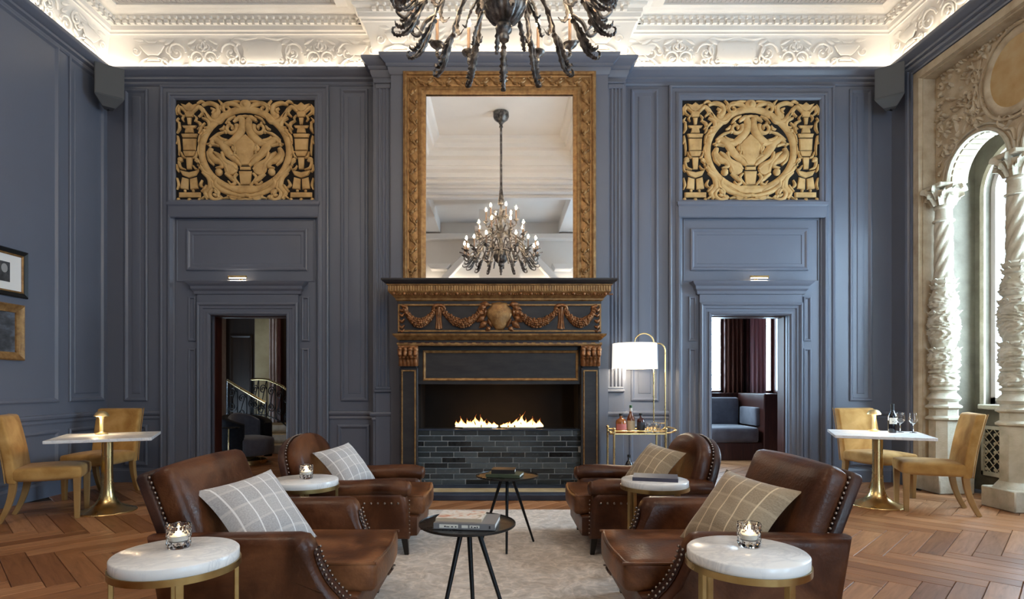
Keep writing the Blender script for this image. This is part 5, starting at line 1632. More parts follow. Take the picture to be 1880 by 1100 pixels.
# ---------------------------------------------------------------- leather club chairs (seat faces local +X)
def nails(mb, pts, step=.026, r=.0075):
    P = [Vector(p) for p in pts]
    acc = 0.0
    for a, b in zip(P[:-1], P[1:]):
        L = (b - a).length
        if L < 1e-6: continue
        t = acc
        while t < L:
            mb.ball(tuple(a + (b - a) * (t / L)), r, 6, 4); t += step
        acc = t - L
def armchair(style, label, x, y, rz):
    root = thing('leather_armchair', label, 'armchair', (x, y, .014), rz, group='leather armchairs around the rug')
    sq = style == 'square'
    ay = .41 if sq else .385
    th = .15 if sq else .14
    leg_h = .11 if sq else .13
    # base under the seat
    MB_ = MB(); puff(MB_, .49, ay - .02, .08, .02, c=(.02, 0, leg_h + .08), n=6)
    MB_.build('seat_base', M['leather'], parent=root, smooth=60)
    # arms
    for s in (-1, 1):
        if sq:
            poly = [(-.40, leg_h), (-.46, .575), (.24, .585)] + [tuple(p)[:2] for p in catmull([(.285, .575, 0), (.315, .53, 0), (.335, .44, 0), (.385, .34, 0), (.465, .25, 0), (.52, .17, 0), (.525, leg_h + .02, 0)], 4)] + [(.51, leg_h)]
        else:
            poly = [(-.47, leg_h), (-.50, .48), (.40, .48), (.43, .44), (.45, .30), (.455, leg_h)]
        a = MB()
        slab(a, poly, th, .055 if sq else .035, lambda u, v, h: (u, s * (ay + h + .018 * max(0, v - .3) / .2), v + leg_h * 0), bulge=.006)
        # padded roll along the top
        x1 = .285 if sq else .44
        n = 14
        pts = [(-.46 + (x1 + .46) * i / n, s * (ay + .012), .505 + .006 * sin(i * .7) - (.006 if i == n else 0)) for i in range(n + 1)]
        rr = [.082 if 0 < i < n else .070 for i in range(n + 1)]
        if not sq:
            a.tube(pts, rr, [.8 * q for q in rr], seg=18, up=(0, 0, 1), caps=True)
            a.ball((x1, s * (ay + .012), .503), .070, 14, 10, (.42, 1.0, .8))
        arm = a.build('arm', M['leather'], parent=root, smooth=60)
        nm = MB()
        if sq:
            cur = catmull([(.318, .505, 0), (.335, .44, 0), (.382, .345, 0), (.462, .255, 0), (.515, .18, 0), (.524, leg_h + .03, 0)], 8)
            for off in (-.030, .030):
                nails(nm, [(p.x + .012, s * (ay + off + .018 * max(0, p.y - .3) / .2), p.y + .005) for p in cur])
            bandm = MB()
            bandm.tube([(p.x + .003, s * (ay + .018 * max(0, p.y - .3) / .2), p.y + .002) for p in cur], [.040] * len(cur), [.007] * len(cur), seg=8, up=(1, 0, 0))
            bandm.build('arm_facing', M['leather_dark'], parent=arm, smooth=60)
        else:
            nails(nm, [(-.42, s * (ay + .082), .405), (.40, s * (ay + .082), .405)], .05, .010)
            nails(nm, [(.457, s * (ay + .05), .42), (.462, s * (ay + .055), leg_h + .05)], .03, .006)
        nm.build('nailhead_trim', M['nail'], parent=arm, kind='stuff', smooth=60)
    # seat cushion
    c = MB(); ZS = .335 if sq else .36
    def cush(px, py, pz):
        k = .012 * sin(px * 9 + py * 5) * sin(py * 11)
        return (px + (.02 * (1 - (py / .33) ** 2) if px > 0 else 0), py, pz + (k * .5 if pz > 0 else 0))
    hw = ay - th / 2 - .004
    puff(c, .44, hw, .075, .028, (.006, 0, .03), n=12, fn=cush, c=(.135 if sq else .11, 0, ZS))
    sc = c.build('seat_cushion', M['leather_worn'], parent=root, smooth=80)
    pi_ = MB(); zc = ZS + .066; xf = (.135 if sq else .10) + .435
    pi_.tube(catmull([(-.2, -hw + .006, zc), (xf - .05, -hw + .008, zc), (xf - .018, -hw + .020, zc), (xf - .004, -hw + .055, zc), (xf + .018, 0, zc + .004), (xf - .004, hw - .055, zc), (xf - .018, hw - .020, zc), (xf - .05, hw - .008, zc), (-.2, hw - .006, zc)], 6), .008, seg=6)
    pi_.build('piping', M['leather_worn'], parent=sc, smooth=60)
    # raked back
    rec = radians(21 if sq else 17)
    bw = (ay + .005) if sq else (ay + .03)
    top = .685 if sq else .62
    if sq:
        poly = [(-bw + .03, 0), (bw - .03, 0), (bw, .25), (bw, top - .02), (bw - .02, top)] + [(bw * (1 - 2 * i / 8) * .94, top + .012 * sin(pi * i / 8)) for i in range(1, 8)] + [(-bw + .02, top), (-bw, top - .02), (-bw, .25)]
    else:
        poly = [(-bw + .04, 0), (bw - .04, 0), (bw, .22), (bw + .01, .40)] + [((bw - .005) * cos(pi * i / 18), .455 + .215 * sin(pi * i / 18) ** .85) for i in range(1, 18)] + [(-bw - .01, .40), (-bw, .22)]
    bx0, bz0 = (-.225, .24) if sq else (-.30, .24)
    def bk(t0):
        def to3(u, v, h):
            hh = h + t0
            return (bx0 - sin(rec) * v + cos(rec) * hh, u, bz0 + cos(rec) * v + sin(rec) * hh)
        return to3
    b = MB()
    if sq:
        f3 = bk(.02); puff(b, .065, bw * .985, top / 2, .05, (.035, 0, .012), n=12, fn=lambda h, u, v: f3(u, v + top / 2 - .006, h))
    else:
        slab(b, [(p[0] * .975, p[1] - .004) for p in poly], .13, .055, bk(.02), bulge=.035, rings=5)
    b.build('backrest', M['leather'], parent=root, smooth=80)
    b2 = MB(); slab(b2, poly, .06, .018, bk(-.065), bulge=.01, rings=3)
    shell = b2.build('back_shell', M['leather_dark'], parent=root, smooth=60)
    nm = MB(); to3 = bk(-.034)
    ed = [p for p in poly if p[1] > .05]
    if sq:
        for s in (-1, 1): nails(nm, [to3(s * (bw - .008), v, .006) for v in (.08, .3, .5, top - .02)], .026, .008)
    else:
        nails(nm, [to3(p[0] * .985, p[1], .006) for p in ed], .03, .008)
    nm.build('nailhead_trim', M['nail'], parent=shell, kind='stuff', smooth=60)
    for sx in (-1, 1):
        for s in (-1, 1):
            l = MB(); lx = .43 if sx > 0 else -.36
            l.lathe([(.018, 0), (.030, leg_h + .03)], 4, phase=pi / 4)
            l.v = [(p[0] * (1.25) + lx - sx * .012 * p[2] / .1 + (0 if sx > 0 else -.03 * (1 - p[2] / .14)), p[1] * 1.25 + s * (ay - .01), p[2]) for p in l.v]
            l.build('leg', M['ebony'], parent=root, bevel=.003, smooth=0)
    return root
armchair('square', 'brown leather club armchair with square back, on the picture wall side of the rug', -1.19, 3.17, 0)
armchair('square', 'brown leather club armchair with square back, on the window side of the rug', 1.19, 3.17, pi)
armchair('round', 'brown leather armchair with rounded back, by the fireplace on the picture wall side', -1.13, 4.74, 0)
armchair('round', 'brown leather armchair with rounded back, by the fireplace in front of the drinks trolley', 1.13, 4.74, pi)

# ---------------------------------------------------------------- plaid cushions
def pillow(label, mat, loc, nrm, up, size=.52, t=.17):
    n = 18; m = MB(); m.uv = []
    N = Vector(nrm).normalized(); U = Vector(up); U = (U - N * U.dot(N)).normalized(); R = U.cross(N)
    for s in (1, -1):
        vs, uv = [], []
        for j in range(n + 1):
            for i in range(n + 1):
                u, v = -1 + 2 * i / n, -1 + 2 * j / n
                e = (1 - abs(u) ** 3.0) * (1 - abs(v) ** 3.0)
                x = u * (1 - .13 * (1 - v * v)); y = v * (1 - .13 * (1 - u * u))
                wr = .006 * sin(7 * u + 3 * v) * sin(5 * v - 2 * u)
                h = s * (t / 2 * (max(e, 0) ** .55) + wr * e) - .035 * (u * u + .3 * v * v)
                vs.append(R * (x * size / 2) + U * (y * size / 2) + N * h); uv.append(((u + 1) / 2, (v + 1) / 2))
        w = n + 1
        m.add(vs, [(j * w + i, j * w + i + 1, (j + 1) * w + i + 1, (j + 1) * w + i) for j in range(n) for i in range(n)]); m.uv += uv
    return m.build('plaid_cushion', mat, loc=loc, smooth=180, label=label, cat='cushion', group='plaid cushions on the armchairs')
pillow('large grey plaid cushion in the square-backed armchair on the picture wall side', M['plaid_grey'], (-1.235, 3.03, .635), (.66, -.38, .66), (-.60, .20, .76), .49, .135)
pillow('large taupe plaid cushion in the square-backed armchair on the window side', M['plaid_tan'], (1.225, 3.03, .635), (-.66, -.38, .66), (.60, .20, .76), .49, .135)
pillow('small grey plaid cushion in the round-backed armchair on the picture wall side', M['plaid_grey'], (-1.205, 4.62, .66), (.66, -.40, .66), (-.60, .20, .76), .42, .12)
pillow('small taupe plaid cushion in the round-backed armchair before the drinks trolley', M['plaid_tan'], (1.205, 4.62, .66), (-.66, -.40, .66), (.60, .20, .76), .42, .12)

# ---------------------------------------------------------------- round marble side tables
def marble_table(label, x, y, h=.64, r=.228, a0=.3):
    root = thing('marble_side_table', label, 'side table', (x, y, 0), a0, group='round marble side tables')
    z = .014 if abs(x) < 1.62 and y < 5.9 else 0.0
    m = MB().lathe([(.0005, h - .044), (r - .004, h - .044), (r, h - .040), (r, h - .005), (r - .005, h), (.0005, h)], 64, caps=False)
    m.build('tabletop', M['marble'], parent=root, smooth=50)
    MB().lathe([(r - .02, h - .0445), (r - .02, h - .066), (r + .006, h - .066), (r + .006, h - .040), (r + .001, h - .040), (r + .001, h - .0445), (r - .02, h - .0445)], 64, caps=False).build('rim', M['brass_dark'], parent=root, smooth=40)
    for k in range(4):
        a = k * pi / 2; c, s = cos(a), sin(a)
        l = MB().box(-.009, -.014, z, .009, .014, h - .06, .002)
        l.v = [(c * (p[0] + r - .012) - s * p[1], s * (p[0] + r - .012) + c * p[1], p[2]) for p in l.v]
        l.build('leg', M['brass_dark'], parent=root, smooth=0)
    MB().lathe([(r - .025, z + .02), (r - .025, z + .005), (r - .005, z + .005), (r - .005, z + .02), (r - .025, z + .02)], 48, caps=False).build('foot_ring', M['brass_dark'], parent=root, smooth=40)
    return root
marble_table('grey-veined round marble side table with a votive, before the picture-wall-side square-backed chair', -1.275, 2.28, a0=.55)
marble_table('plain white round marble side table in front of the square-backed chair on the window side', .985, 2.30, a0=.35)
marble_table('small round marble side table holding a lit votive, beside the round-backed chair', -1.36, 4.03, a0=.25)
marble_table('small round marble side table holding a navy book, beside the round-backed chair', 1.08, 4.02, a0=.45)

def votive(label, x, y, z):
    root = thing('votive_candle', label, 'candle holder', (x, y, z), random.uniform(0, 1), group='cut glass votive candles')
    g = MB()
    prof = [(.0005, 0), (.040, 0), (.044, .006), (.045, .03), (.046, .06), (.047, .092), (.0455, .095), (.044, .092), (.041, .05), (.038, .028), (.0005, .026)]
    def cut(r, z_, a):
        if z_ < .005 or r < .0435 or z_ > .088: return r
        return r + .0035 * (abs(((a * 10 / pi + z_ * 60) % 2) - 1) + abs(((a * 10 / pi - z_ * 60) % 2) - 1) - 1.2)
    P = []
    for (p, q) in zip(prof[:-1], prof[1:]):
        n = 4 if p[0] > .043 and q[0] > .043 and q[1] > p[1] else 1
        for i in range(n): P.append((p[0] + (q[0] - p[0]) * i / n, p[1] + (q[1] - p[1]) * i / n))
    P.append(prof[-1])
    g.lathe(P, 40, fn=cut, caps=False)
    g.build('glass', M['glass'], parent=root, smooth=18)
    w = MB().lathe([(.0005, .029), (.033, .030), (.036, .050), (.030, .051), (.0005, .050)], 24, caps=False)
    wax = w.build('wax', M['wax'], parent=root, smooth=40)
    MB().lathe([(.0003, .051), (.007, .056), (.009, .064), (.006, .076), (.0003, .089)], 10, caps=False).build('flame', M['candle_flame'], parent=wax, smooth=180)
    return root
votive('cut glass votive candle on the grey-veined marble table', -1.30, 2.34, .64)
votive('cut glass votive candle on the plain marble table by the window side chair', 1.02, 2.36, .64)
votive('cut glass votive candle on the small marble table beside the round-backed chair', -1.355, 4.05, .64)

# ---------------------------------------------------------------- black tripod tables
def tripod(label, x, y, h, r, feet):
    root = thing('tripod_table', label, 'coffee table', (x, y, .018), 0, group='black tripod tables')
    h -= .014
    MB().lathe([(.0005, h - .012), (r - .004, h - .012), (r, h - .008), (r, h), (r - .004, h + .002), (r - .007, h - .004), (.0005, h - .004)], 72, caps=False).build('tabletop', M['black_metal'], parent=root, smooth=40)
    MB().lathe([(.0005, h - .035), (.09, h - .035), (.10, h - .012), (.0005, h - .012)], 32, caps=False).build('hub', M['black_metal'], parent=root, smooth=40)
    for (a, rr, t) in feet:
        m = MB().tube([(t * cos(a), t * sin(a), h - .03), (rr * cos(a), rr * sin(a), 0.0)], [.0135, .0085], seg=12)
        m.build('leg', M['iron'], parent=root, smooth=40)
    return root
F2 = [(radians(268), .235, .03), (radians(152), .235, .05), (radians(28), .245, .05)]
F1 = [(radians(250), .24, .05), (radians(150), .22, .05), (radians(-30), .25, .06)]
tripod('low black tripod table holding grey illustrated books on the rug', -.168, 3.02, .575, .253, [(radians(236), .25, .05), (radians(290), .13, .03), (radians(-22), .25, .06)])
tripod('low black tripod table holding a black book on a green book before the hearth', .062, 4.60, .575, .25, F2)

# ---------------------------------------------------------------- books
def book(label, x, y, z, w, d, t, rz, cover, pages=None, group=None):
    """spine along local -Y"""
    root = thing('book', label, 'book', (x, y, z), rz, group=group)
    c = MB()
    c.box(-w / 2, -d / 2, 0, w / 2, d / 2, .003); c.box(-w / 2, -d / 2, t - .003, w / 2, d / 2, t); c.box(-w / 2, -d / 2 - .002, 0, w / 2, -d / 2 + .003, t)
    cv_ = c.build('cover', cover, parent=root, smooth=0)
    MB().box(-w / 2 + .004, -d / 2 + .003, .003, w / 2 - .004, d / 2 - .004, t - .003).build('pages', M['paper'], parent=root, smooth=0)
    return root, cv_
grey_c = pm('grey_book_cloth', (.20, .19, .19), .6)
b1, c1 = book('thick grey illustrated book with marked spine lying on the black tripod table', -.162, 2.985, .578, .31, .23, .030, radians(-7), grey_c)
sp = MB(); sp.box(-.125, -.1185, .006, -.03, -.1172, .024); sp.box(-.012, -.1185, .008, .02, -.1172, .022); sp.box(.028, -.1185, .009, .078, -.1172, .022)
sp.build('spine_label', M['label_white'], parent=b1, smooth=0)
ik = MB()
for (x, w, h) in ((-.10, .008, .007), (-.09, .016, .004), (-.065, .010, .005), (-.045, .007, .006), (.036, .006, .007), (.050, .010, .005), (.064, .006, .007)):
    ik.box(x, -.1192, .0105, x + w, -.1184, .0105 + h)
ik.box(.125, -.1192, .008, .133, -.1182, .022)
ik.build('spine_lettering', M['ink'], parent=b1, kind='stuff', smooth=0)
pic = noisy(pm('pale_cover_print', (.7, .66, .6), .35), nscale=16, detail=3, stops=[(.34, (.58, .20, .11)), (.44, (.74, .62, .52)), (.60, (.82, .79, .75)), (.70, (.40, .27, .15))], distort=.8)
tan_c = pm('tan_book_cover', (.48, .38, .27), .5)
b2, c2 = book('pale illustrated book with a red and cream cover on top of the grey book', -.195, 3.0, .608, .235, .185, .016, radians(-7), tan_c)
MB().box(-.117, -.09, .0158, .1175, .092, .0168).build('cover_print', pic, parent=b2, smooth=0)
blk = pm('black_book_cover', (.014, .012, .011), .45)
grn = pm('dark_green_book_cover', (.055, .07, .04), .5)
book('dark green book with white pages at the bottom of the hearth-side table stack', .045, 4.57, .578, .27, .20, .022, radians(-12), grn)
book('thick black closed notebook on top of the green book', .035, 4.59, .600, .185, .14, .032, radians(-6), blk)
nvy = pm('navy_book_cover', (.055, .055, .085), .5)
book('navy book with white pages lying on a round marble table', 1.085, 4.02, .64, .30, .21, .024, radians(-16), nvy)

# ---------------------------------------------------------------- mustard velvet dining chairs (seat faces local +X)
def velvet_chair(label, x, y, rz):
    root = thing('velvet_chair', label, 'chair', (x, y, 0), rz, group='mustard velvet chairs at the bistro tables')
    s = MB(); puff(s, .275, .265, .062, .035, (.0, .0, .022), n=10, c=(.0, 0, .445))
    s.build('seat', M['velvet'], parent=root, smooth=80)
    b = MB()
    poly = [(-.26, .0), (.26, .0), (.262, .35), (.258, .60)] + [(.25 - .0 * i, .63) for i in (0,)] + [(-.25, .63), (-.258, .60), (-.262, .35)]
    def to3(u, v, h): 
        return (-.265 - .09 * v - .14 * v * v + h + .015 * (1 - (u / .26) ** 2) * 0, u, .375 + v - .1 * h)
    # outline with extra height samples so that the back can curve
    pts = [(-.26, 0), (.26, 0)] + [(.262, .63 * i / 8) for i in range(1, 8)] + [(.256, .622), (.24, .632)] + [(-.24, .632), (-.256, .622)] + [(-.262, .63 * (8 - i) / 8) for i in range(1, 8)]
    slab(b, pts, .085, .022, to3, bulge=.010, rings=4)
    back = b.build('backrest', M['velvet'], parent=root, smooth=70)
    for sg in (-1, 1):
        MB().tube([to3(sg * .263, .63 * i / 10, -.043) for i in range(11)], .006, seg=6).build('piping', M['velvet_leg'], parent=back, smooth=60)
    for sx in (1, -1):
        for sy in (-1, 1):
            n = 8; P = []; R_ = []
            for i in range(n + 1):
                t = i / n; z = .40 * (1 - t)
                px = sx * .235 + (0 if sx > 0 else -.02 - .11 * t * t)
                P.append((px, sy * .225, z)); R_.append(.033 - .010 * t)
            l = MB(); 
            l.tube(P, [q * 1.25 for q in R_], seg=4, up=(1, 1, 0))
            l.build('leg', M['velvet_leg'], parent=root, smooth=30, bevel=.004)
    return root
velvet_chair('mustard velvet chair turned sideways at the marble bistro table by the pictures', -4.42, 5.72, radians(25.7))
velvet_chair('mustard velvet chair standing in the corner behind the marble bistro table with one lamp only', -4.66, 6.72, radians(-90))
velvet_chair('mustard velvet chair turned sideways before the stone arcade', 4.47, 6.02, radians(156))
velvet_chair('mustard velvet chair standing against the blue wall behind the wine bottle', 4.47, 6.80, radians(-80))

# ---------------------------------------------------------------- bistro tables
def bistro(label, x, y, rz, h=.775, half=.435):
    root = thing('bistro_table', label, 'table', (x, y, 0), rz, group='marble bistro tables')
    MB().box(-half, -half, h - .03, half, half, h, .003).build('tabletop', M['marble'], parent=root, smooth=0)
    MB().box(-.2, -.2, h - .042, .2, .2, h - .03).build('mounting_plate', M['iron'], parent=root, smooth=0)
    prof = [(.0005, 0), (.262, 0), (.266, .006), (.262, .014), (.215, .030), (.15, .058), (.105, .095), (.078, .14), (.062, .20), (.054, .28), (.050, .40), (.050, h - .04), (.0005, h - .04)]
    P = catmull([(p[0], p[1], 0) for p in prof[3:11]], 4)
    pr2 = prof[:3] + [(p.x, p.y) for p in P] + prof[11:]
    MB().lathe(pr2, 48, caps=False).build('pedestal', M['brass'], parent=root, smooth=50)
    return root
bistro('square white marble bistro table on a brass trumpet pedestal, below the framed pictures', -4.02, 5.92, radians(25))
bistro('square white marble bistro table on a brass trumpet pedestal, with wine bottle and glasses', 4.06, 6.20, radians(-25))
def mushroom(label, x, y, z):
    root = thing('table_lamp', label, 'lamp', (x, y, z), 0, group='small brass table lamps')
    MB().lathe([(.0005, 0), (.056, 0), (.058, .004), (.056, .012), (.03, .018), (.020, .028), (.019, .15), (.024, .185), (.034, .196), (.0005, .198)], 32, caps=False).build('stem', M['brass_soft'], parent=root, smooth=40)
    sh = MB().lathe([(.068, .190), (.070, .192), (.066, .205), (.052, .228), (.030, .242), (.0005, .247)], 32, caps=False)
    sh.build('shade', M['brass_soft'], parent=root, smooth=50)
    MB().lathe([(.0005, .191), (.062, .191), (.062, .196), (.0005, .196)], 28, caps=False).build('diffuser', M['lamp_glow'], parent=root, smooth=40)
    return root
mushroom('lit brass mushroom lamp alone on the bistro table below the pictures', -4.19, 6.08, .775)
mushroom('lit brass mushroom lamp beside the wine bottle', 4.19, 6.46, .775)
point('lamp_glow_left', (-4.19, 5.99, .93), 3.0, WARM, .02)
point('lamp_glow_right', (4.19, 6.37, .93), 2.5, WARM, .02)
# wine bottle and glasses
wbt = thing('wine_bottle', 'dark wine bottle with a cream label on the marble bistro table', 'bottle', (4.26, 6.26, .775), radians(-4))
MB().lathe([(.0005, .004), (.034, .0), (.039, .004), (.040, .02), (.040, .175), (.037, .195), (.022, .222), (.0155, .245), (.0150, .30), (.0175, .302), (.0175, .312), (.0005, .313)], 32, caps=False).build('glass', M['wine_glass_dark'], parent=wbt, smooth=45)
MB().lathe([(.0158, .245), (.0158, .30), (.0182, .301), (.0182, .3135), (.0005, .3140)], 24, caps=False).build('capsule', M['black_cap'], parent=wbt, smooth=40)
lb = MB()
for zz, zz2, q in ((.098, .165, 0),):
    n = 16; vs = []
    for i in range(n + 1):
        a = -pi / 2 - 1.25 + 2.5 * i / n
        vs += [(.0408 * cos(a), .0408 * sin(a), zz), (.0408 * cos(a), .0408 * sin(a), zz2)]
    lb.add(vs, [(2 * i, 2 * i + 2, 2 * i + 3, 2 * i + 1) for i in range(n)])
lbl = lb.build('label', M['label_white'], parent=wbt, smooth=60)
mk = MB()
def onl(u, v): a = -pi / 2 + u / .0412; return (.0412 * cos(a), .0412 * sin(a), .118 + v)
def mark(pts, w): mk.tube([onl(*p) for p in pts], [w] * len(pts), [.0006] * len(pts), seg=6, up=(0, -1, 0))
for s in (-1, 1):
    mark([(s * .018, .001), (s * .0215, .006), (s * .0185, .011), (s * .012, .0095), (s * .013, .004), (s * .018, .001)], .0018)
mark([(-.006, .002), (-.002, -.003), (.003, -.003), (.007, .001)], .0013)
mk.build('label_mark', M['ink'], parent=lbl, smooth=60)
def wineglass(label, x, y):
    root = thing('wine_glass', label, 'glass', (x, y, .775), 0, group='wine glasses on the bistro table')
    P = [(.0005, .0), (.036, .0), (.037, .002), (.012, .006), (.0045, .012), (.0038, .085), (.008, .092), (.030, .108), (.044, .130), (.044, .150), (.036, .215), (.0352, .215), (.043, .150), (.043, .131), (.029, .110), (.006, .0955), (.0005, .095)]
    MB().lathe(P, 32, caps=False).build('bowl', M['glass'], parent=root, smooth=60)
    return root
wineglass('clear wine glass next to the dark wine bottle', 4.40, 6.34)
wineglass('clear wine glass farther from the bottle, near the stone columns', 4.495, 6.27)

# ---------------------------------------------------------------- drinks trolley with bottles and tumblers
TX, TY = 1.63, 6.90
ca = thing('drinks_trolley', 'brass drinks trolley carrying spirit bottles and tumblers beside the fireplace', 'trolley', (TX, TY, 0))
hx, hy = .30, .20
for sx in (-1, 1):
    for sy in (-1, 1):
        m = MB().tube([(sx * hx, sy * hy, .06), (sx * hx, sy * hy, .765)], .013, seg=12)
        m.lathe([(.012, .765), (.018, .772), (.018, .79), (.01, .80), (.0005, .802)], 12, sx * hx, sy * hy, 0)
        p = m.build('post', M['brass'], parent=ca, smooth=40)
        MB().tube([(sx * hx, sy * hy - .012, .035), (sx * hx, sy * hy + .012, .035)], .035, seg=16).build('caster', M['iron'], parent=p, smooth=40)
for z, nm_ in ((.735, 'upper_tray'), (.22, 'lower_tray')):
    m = MB().box(-hx - .01, -hy - .01, z - .018, hx + .01, hy + .01, z, .003)
    tr = m.build(nm_, M['brass'], parent=ca, smooth=0)
    q = MB()
    for (a, b_) in (((-hx, -hy), (hx, -hy)), ((hx, -hy), (hx, hy)), ((hx, hy), (-hx, hy)), ((-hx, hy), (-hx, -hy))):
        q.tube([(a[0], a[1], z + .022), (b_[0], b_[1], z + .022)], .006, seg=8)
    q.build('gallery_rail', M['brass'], parent=tr, smooth=40)
MB().tube(catmull([(hx, -hy, .735), (hx + .07, -hy, .745), (hx + .12, -hy, .775), (hx + .13, 0, .78), (hx + .12, hy, .775), (hx + .07, hy, .745), (hx, hy, .735)], 6), .010, seg=10).build('handle', M['brass'], parent=ca, smooth=50)
MB().tube([(-hx, -hy, .735), (-hx - .05, -hy, .735)], [.012, .020], seg=12).build('finial', M['brass'], parent=ca, smooth=40)
def bottle(label, x, y, prof, glass, cap, label_mat, lz, cap_prof, z=.735):
    root = thing('spirit_bottle', label, 'bottle', (x, y, z), 0, group='spirit bottles on the trolley')
    MB().lathe(prof, 28, caps=False).build('glass', glass, parent=root, smooth=45)
    MB().lathe(cap_prof, 18, caps=False).build('stopper', cap, parent=root, smooth=40)
    r = max(p[0] for p in prof) + .0006
    m = MB(); n = 14; vs = []
    for i in range(n + 1):
        a = -pi / 2 - 1.2 + 2.4 * i / n
        vs += [(r * cos(a), r * sin(a), lz[0]), (r * cos(a), r * sin(a), lz[1])]
    m.add(vs, [(2 * i, 2 * i + 2, 2 * i + 3, 2 * i + 1) for i in range(n)]); m.build('label', label_mat, parent=root, smooth=60)
    return root
bottle('squat amber spirit bottle with a rose label', TX - .19, TY - .06, [(.0005, 0), (.056, 0), (.062, .006), (.063, .12), (.056, .145), (.03, .162), (.018, .168), (.017, .195), (.0005, .195)], M['whisky'], M['black_cap'], M['label_red'], (.03, .10), [(.016, .195), (.024, .196), (.024, .222), (.0005, .224)])
bottle('tall amber spirit bottle with a cream label and green top', TX - .065, TY - .02, [(.0005, 0), (.042, 0), (.047, .006), (.048, .145), (.042, .175), (.022, .215), (.016, .24), (.016, .29), (.0005, .29)], M['bourbon'], M['green_foil'], M['label_tan'], (.025, .135), [(.0165, .285), (.0175, .286), (.0165, .318), (.0005, .320)])
MB().lathe([(.0165, .245), (.0185, .252), (.0165, .287)], 18, caps=False).build('neck_band', M['label_white'], parent=bpy.data.objects['spirit_bottle.001'], smooth=40)
bottle('dark russet spirit bottle with a black label', TX + .045, TY - .06, [(.0005, 0), (.042, 0), (.046, .006), (.047, .125), (.042, .15), (.02, .168), (.0145, .175), (.014, .20), (.0005, .20)], M['dark_spirit'], M['black_cap'], M['label_black'], (.03, .12), [(.014, .198), (.021, .199), (.021, .225), (.0005, .227)])
def tumbler(label, x, y):
    root = thing('crystal_tumbler', label, 'glass', (x, y, .735), random.uniform(0, 1), group='crystal tumblers on the trolley')
    P = [(.0005, 0), (.034, 0), (.037, .006), (.039, .05), (.043, .115), (.0415, .115), (.037, .05), (.034, .02), (.0005, .018)]
    MB().lathe(P, 28, fn=lambda r, z, a: r * (1 + .03 * abs(sin(7 * a))) if r > .036 and z < .08 else r, caps=False).build('bowl', M['glass'], parent=root, smooth=40)
    return root
tumbler('crystal tumbler at the front of the trolley beside the dark bottle', TX + .14, TY - .10)
tumbler('crystal tumbler at the front of the trolley by its handle', TX + .225, TY - .10)
tumbler('crystal tumbler behind, nearer the dark spirit bottle', TX + .13, TY + .06)
tumbler('crystal tumbler behind, by the trolley handle end', TX + .235, TY + .06)
bottle('dark stoppered bottle on the lower shelf of the trolley', TX + .13, TY - .08, [(.0005, 0), (.042, 0), (.046, .006), (.047, .16), (.03, .20), (.015, .22), (.014, .28), (.0005, .28)], M['dark_spirit'], M['black_cap'], M['label_black'], (.04, .12), [(.015, .27), (.02, .272), (.02, .30), (.0005, .302)], z=.22)
bottle('short dark bottle on the lower shelf under the amber bottles', TX - .10, TY - .08, [(.0005, 0), (.042, 0), (.046, .006), (.047, .13), (.03, .17), (.015, .185), (.014, .23), (.0005, .23)], M['wine_glass_dark'], M['black_cap'], M['label_tan'], (.04, .10), [(.015, .22), (.02, .222), (.02, .25), (.0005, .252)], z=.22)

# ---------------------------------------------------------------- floor lamp
LX, LY = 2.09, 7.28
fl = thing('floor_lamp', 'brass arched floor lamp with a lit white drum shade by the drinks trolley', 'floor lamp', (LX, LY, 0))
MB().lathe([(.0005, 0), (.14, 0), (.142, .008), (.138, .022), (.03, .03), (.014, .04), (.0005, .041)], 40, caps=False).build('base', M['brass'], parent=fl, smooth=40)
zc = EYE + (CYP - 629) / FPX * LY
P = [(0, 0, .03), (0, 0, zc - .16)] + [(-.075 + .075 * cos(a), 0, zc - .11 + .075 * sin(a) * 1.3) for a in [pi / 2 * i / 8 for i in range(9)]] + [(-.145, 0, zc - .013)]
MB().tube(P, .0095, seg=10).build('pole', M['brass'], parent=fl, smooth=60)
xs = -.145
sx_ = (1165 - CXP) / FPX * LY - LX
ra = (xs - sx_) / 2
P = [(xs, 0, .04 + .76), (xs, 0, zc)] + [(xs - ra + ra * cos(a), 0, zc + ra * .95 * sin(a)) for a in [pi * i / 20 for i in range(1, 21)]] + [(sx_, 0, zc - .02)]
arm_ = MB().tube(P, .0085, seg=10).build('arched_arm', M['brass'], parent=fl, smooth=60)
MB().box(xs - .02, -.014, zc - .03, xs + .02, .014, zc + .005, .003).build('clamp', M['brass'], parent=fl)
MB().tube([(xs, 0, .81), (0, 0, .81)], .008, seg=8).build('cross_bar', M['brass'], parent=fl, smooth=50)
z0_, z1_ = EYE + (CYP - 677) / FPX * LY, EYE + (CYP - 631) / FPX * LY
sr = 41 / FPX * LY
MB().lathe([(sr, z0_), (sr * .97, z1_)], 56, sx_, 0, 0, caps=False).lathe([(sr * .965, z1_), (sr * .995, z0_)], 56, sx_, 0, 0, caps=False).lathe([(.02, z1_ - .012), (sr * .965, z1_ - .012)], 40, sx_, 0, 0, caps=False).build('shade', M['shade'], parent=fl, smooth=40)
MB().lathe([(.0005, z0_ + .09), (.03, z0_ + .10), (.035, z0_ + .13), (.02, z0_ + .17), (.014, z1_ - .01), (.0005, z1_ - .01)], 16, sx_, 0, 0, caps=False).build('lamp_bulb', M['lamp_glow'], parent=fl, smooth=60)
point('floor_lamp_light', (LX + sx_, LY, z0_ + .03), 13, (1, .84, .62), .06)

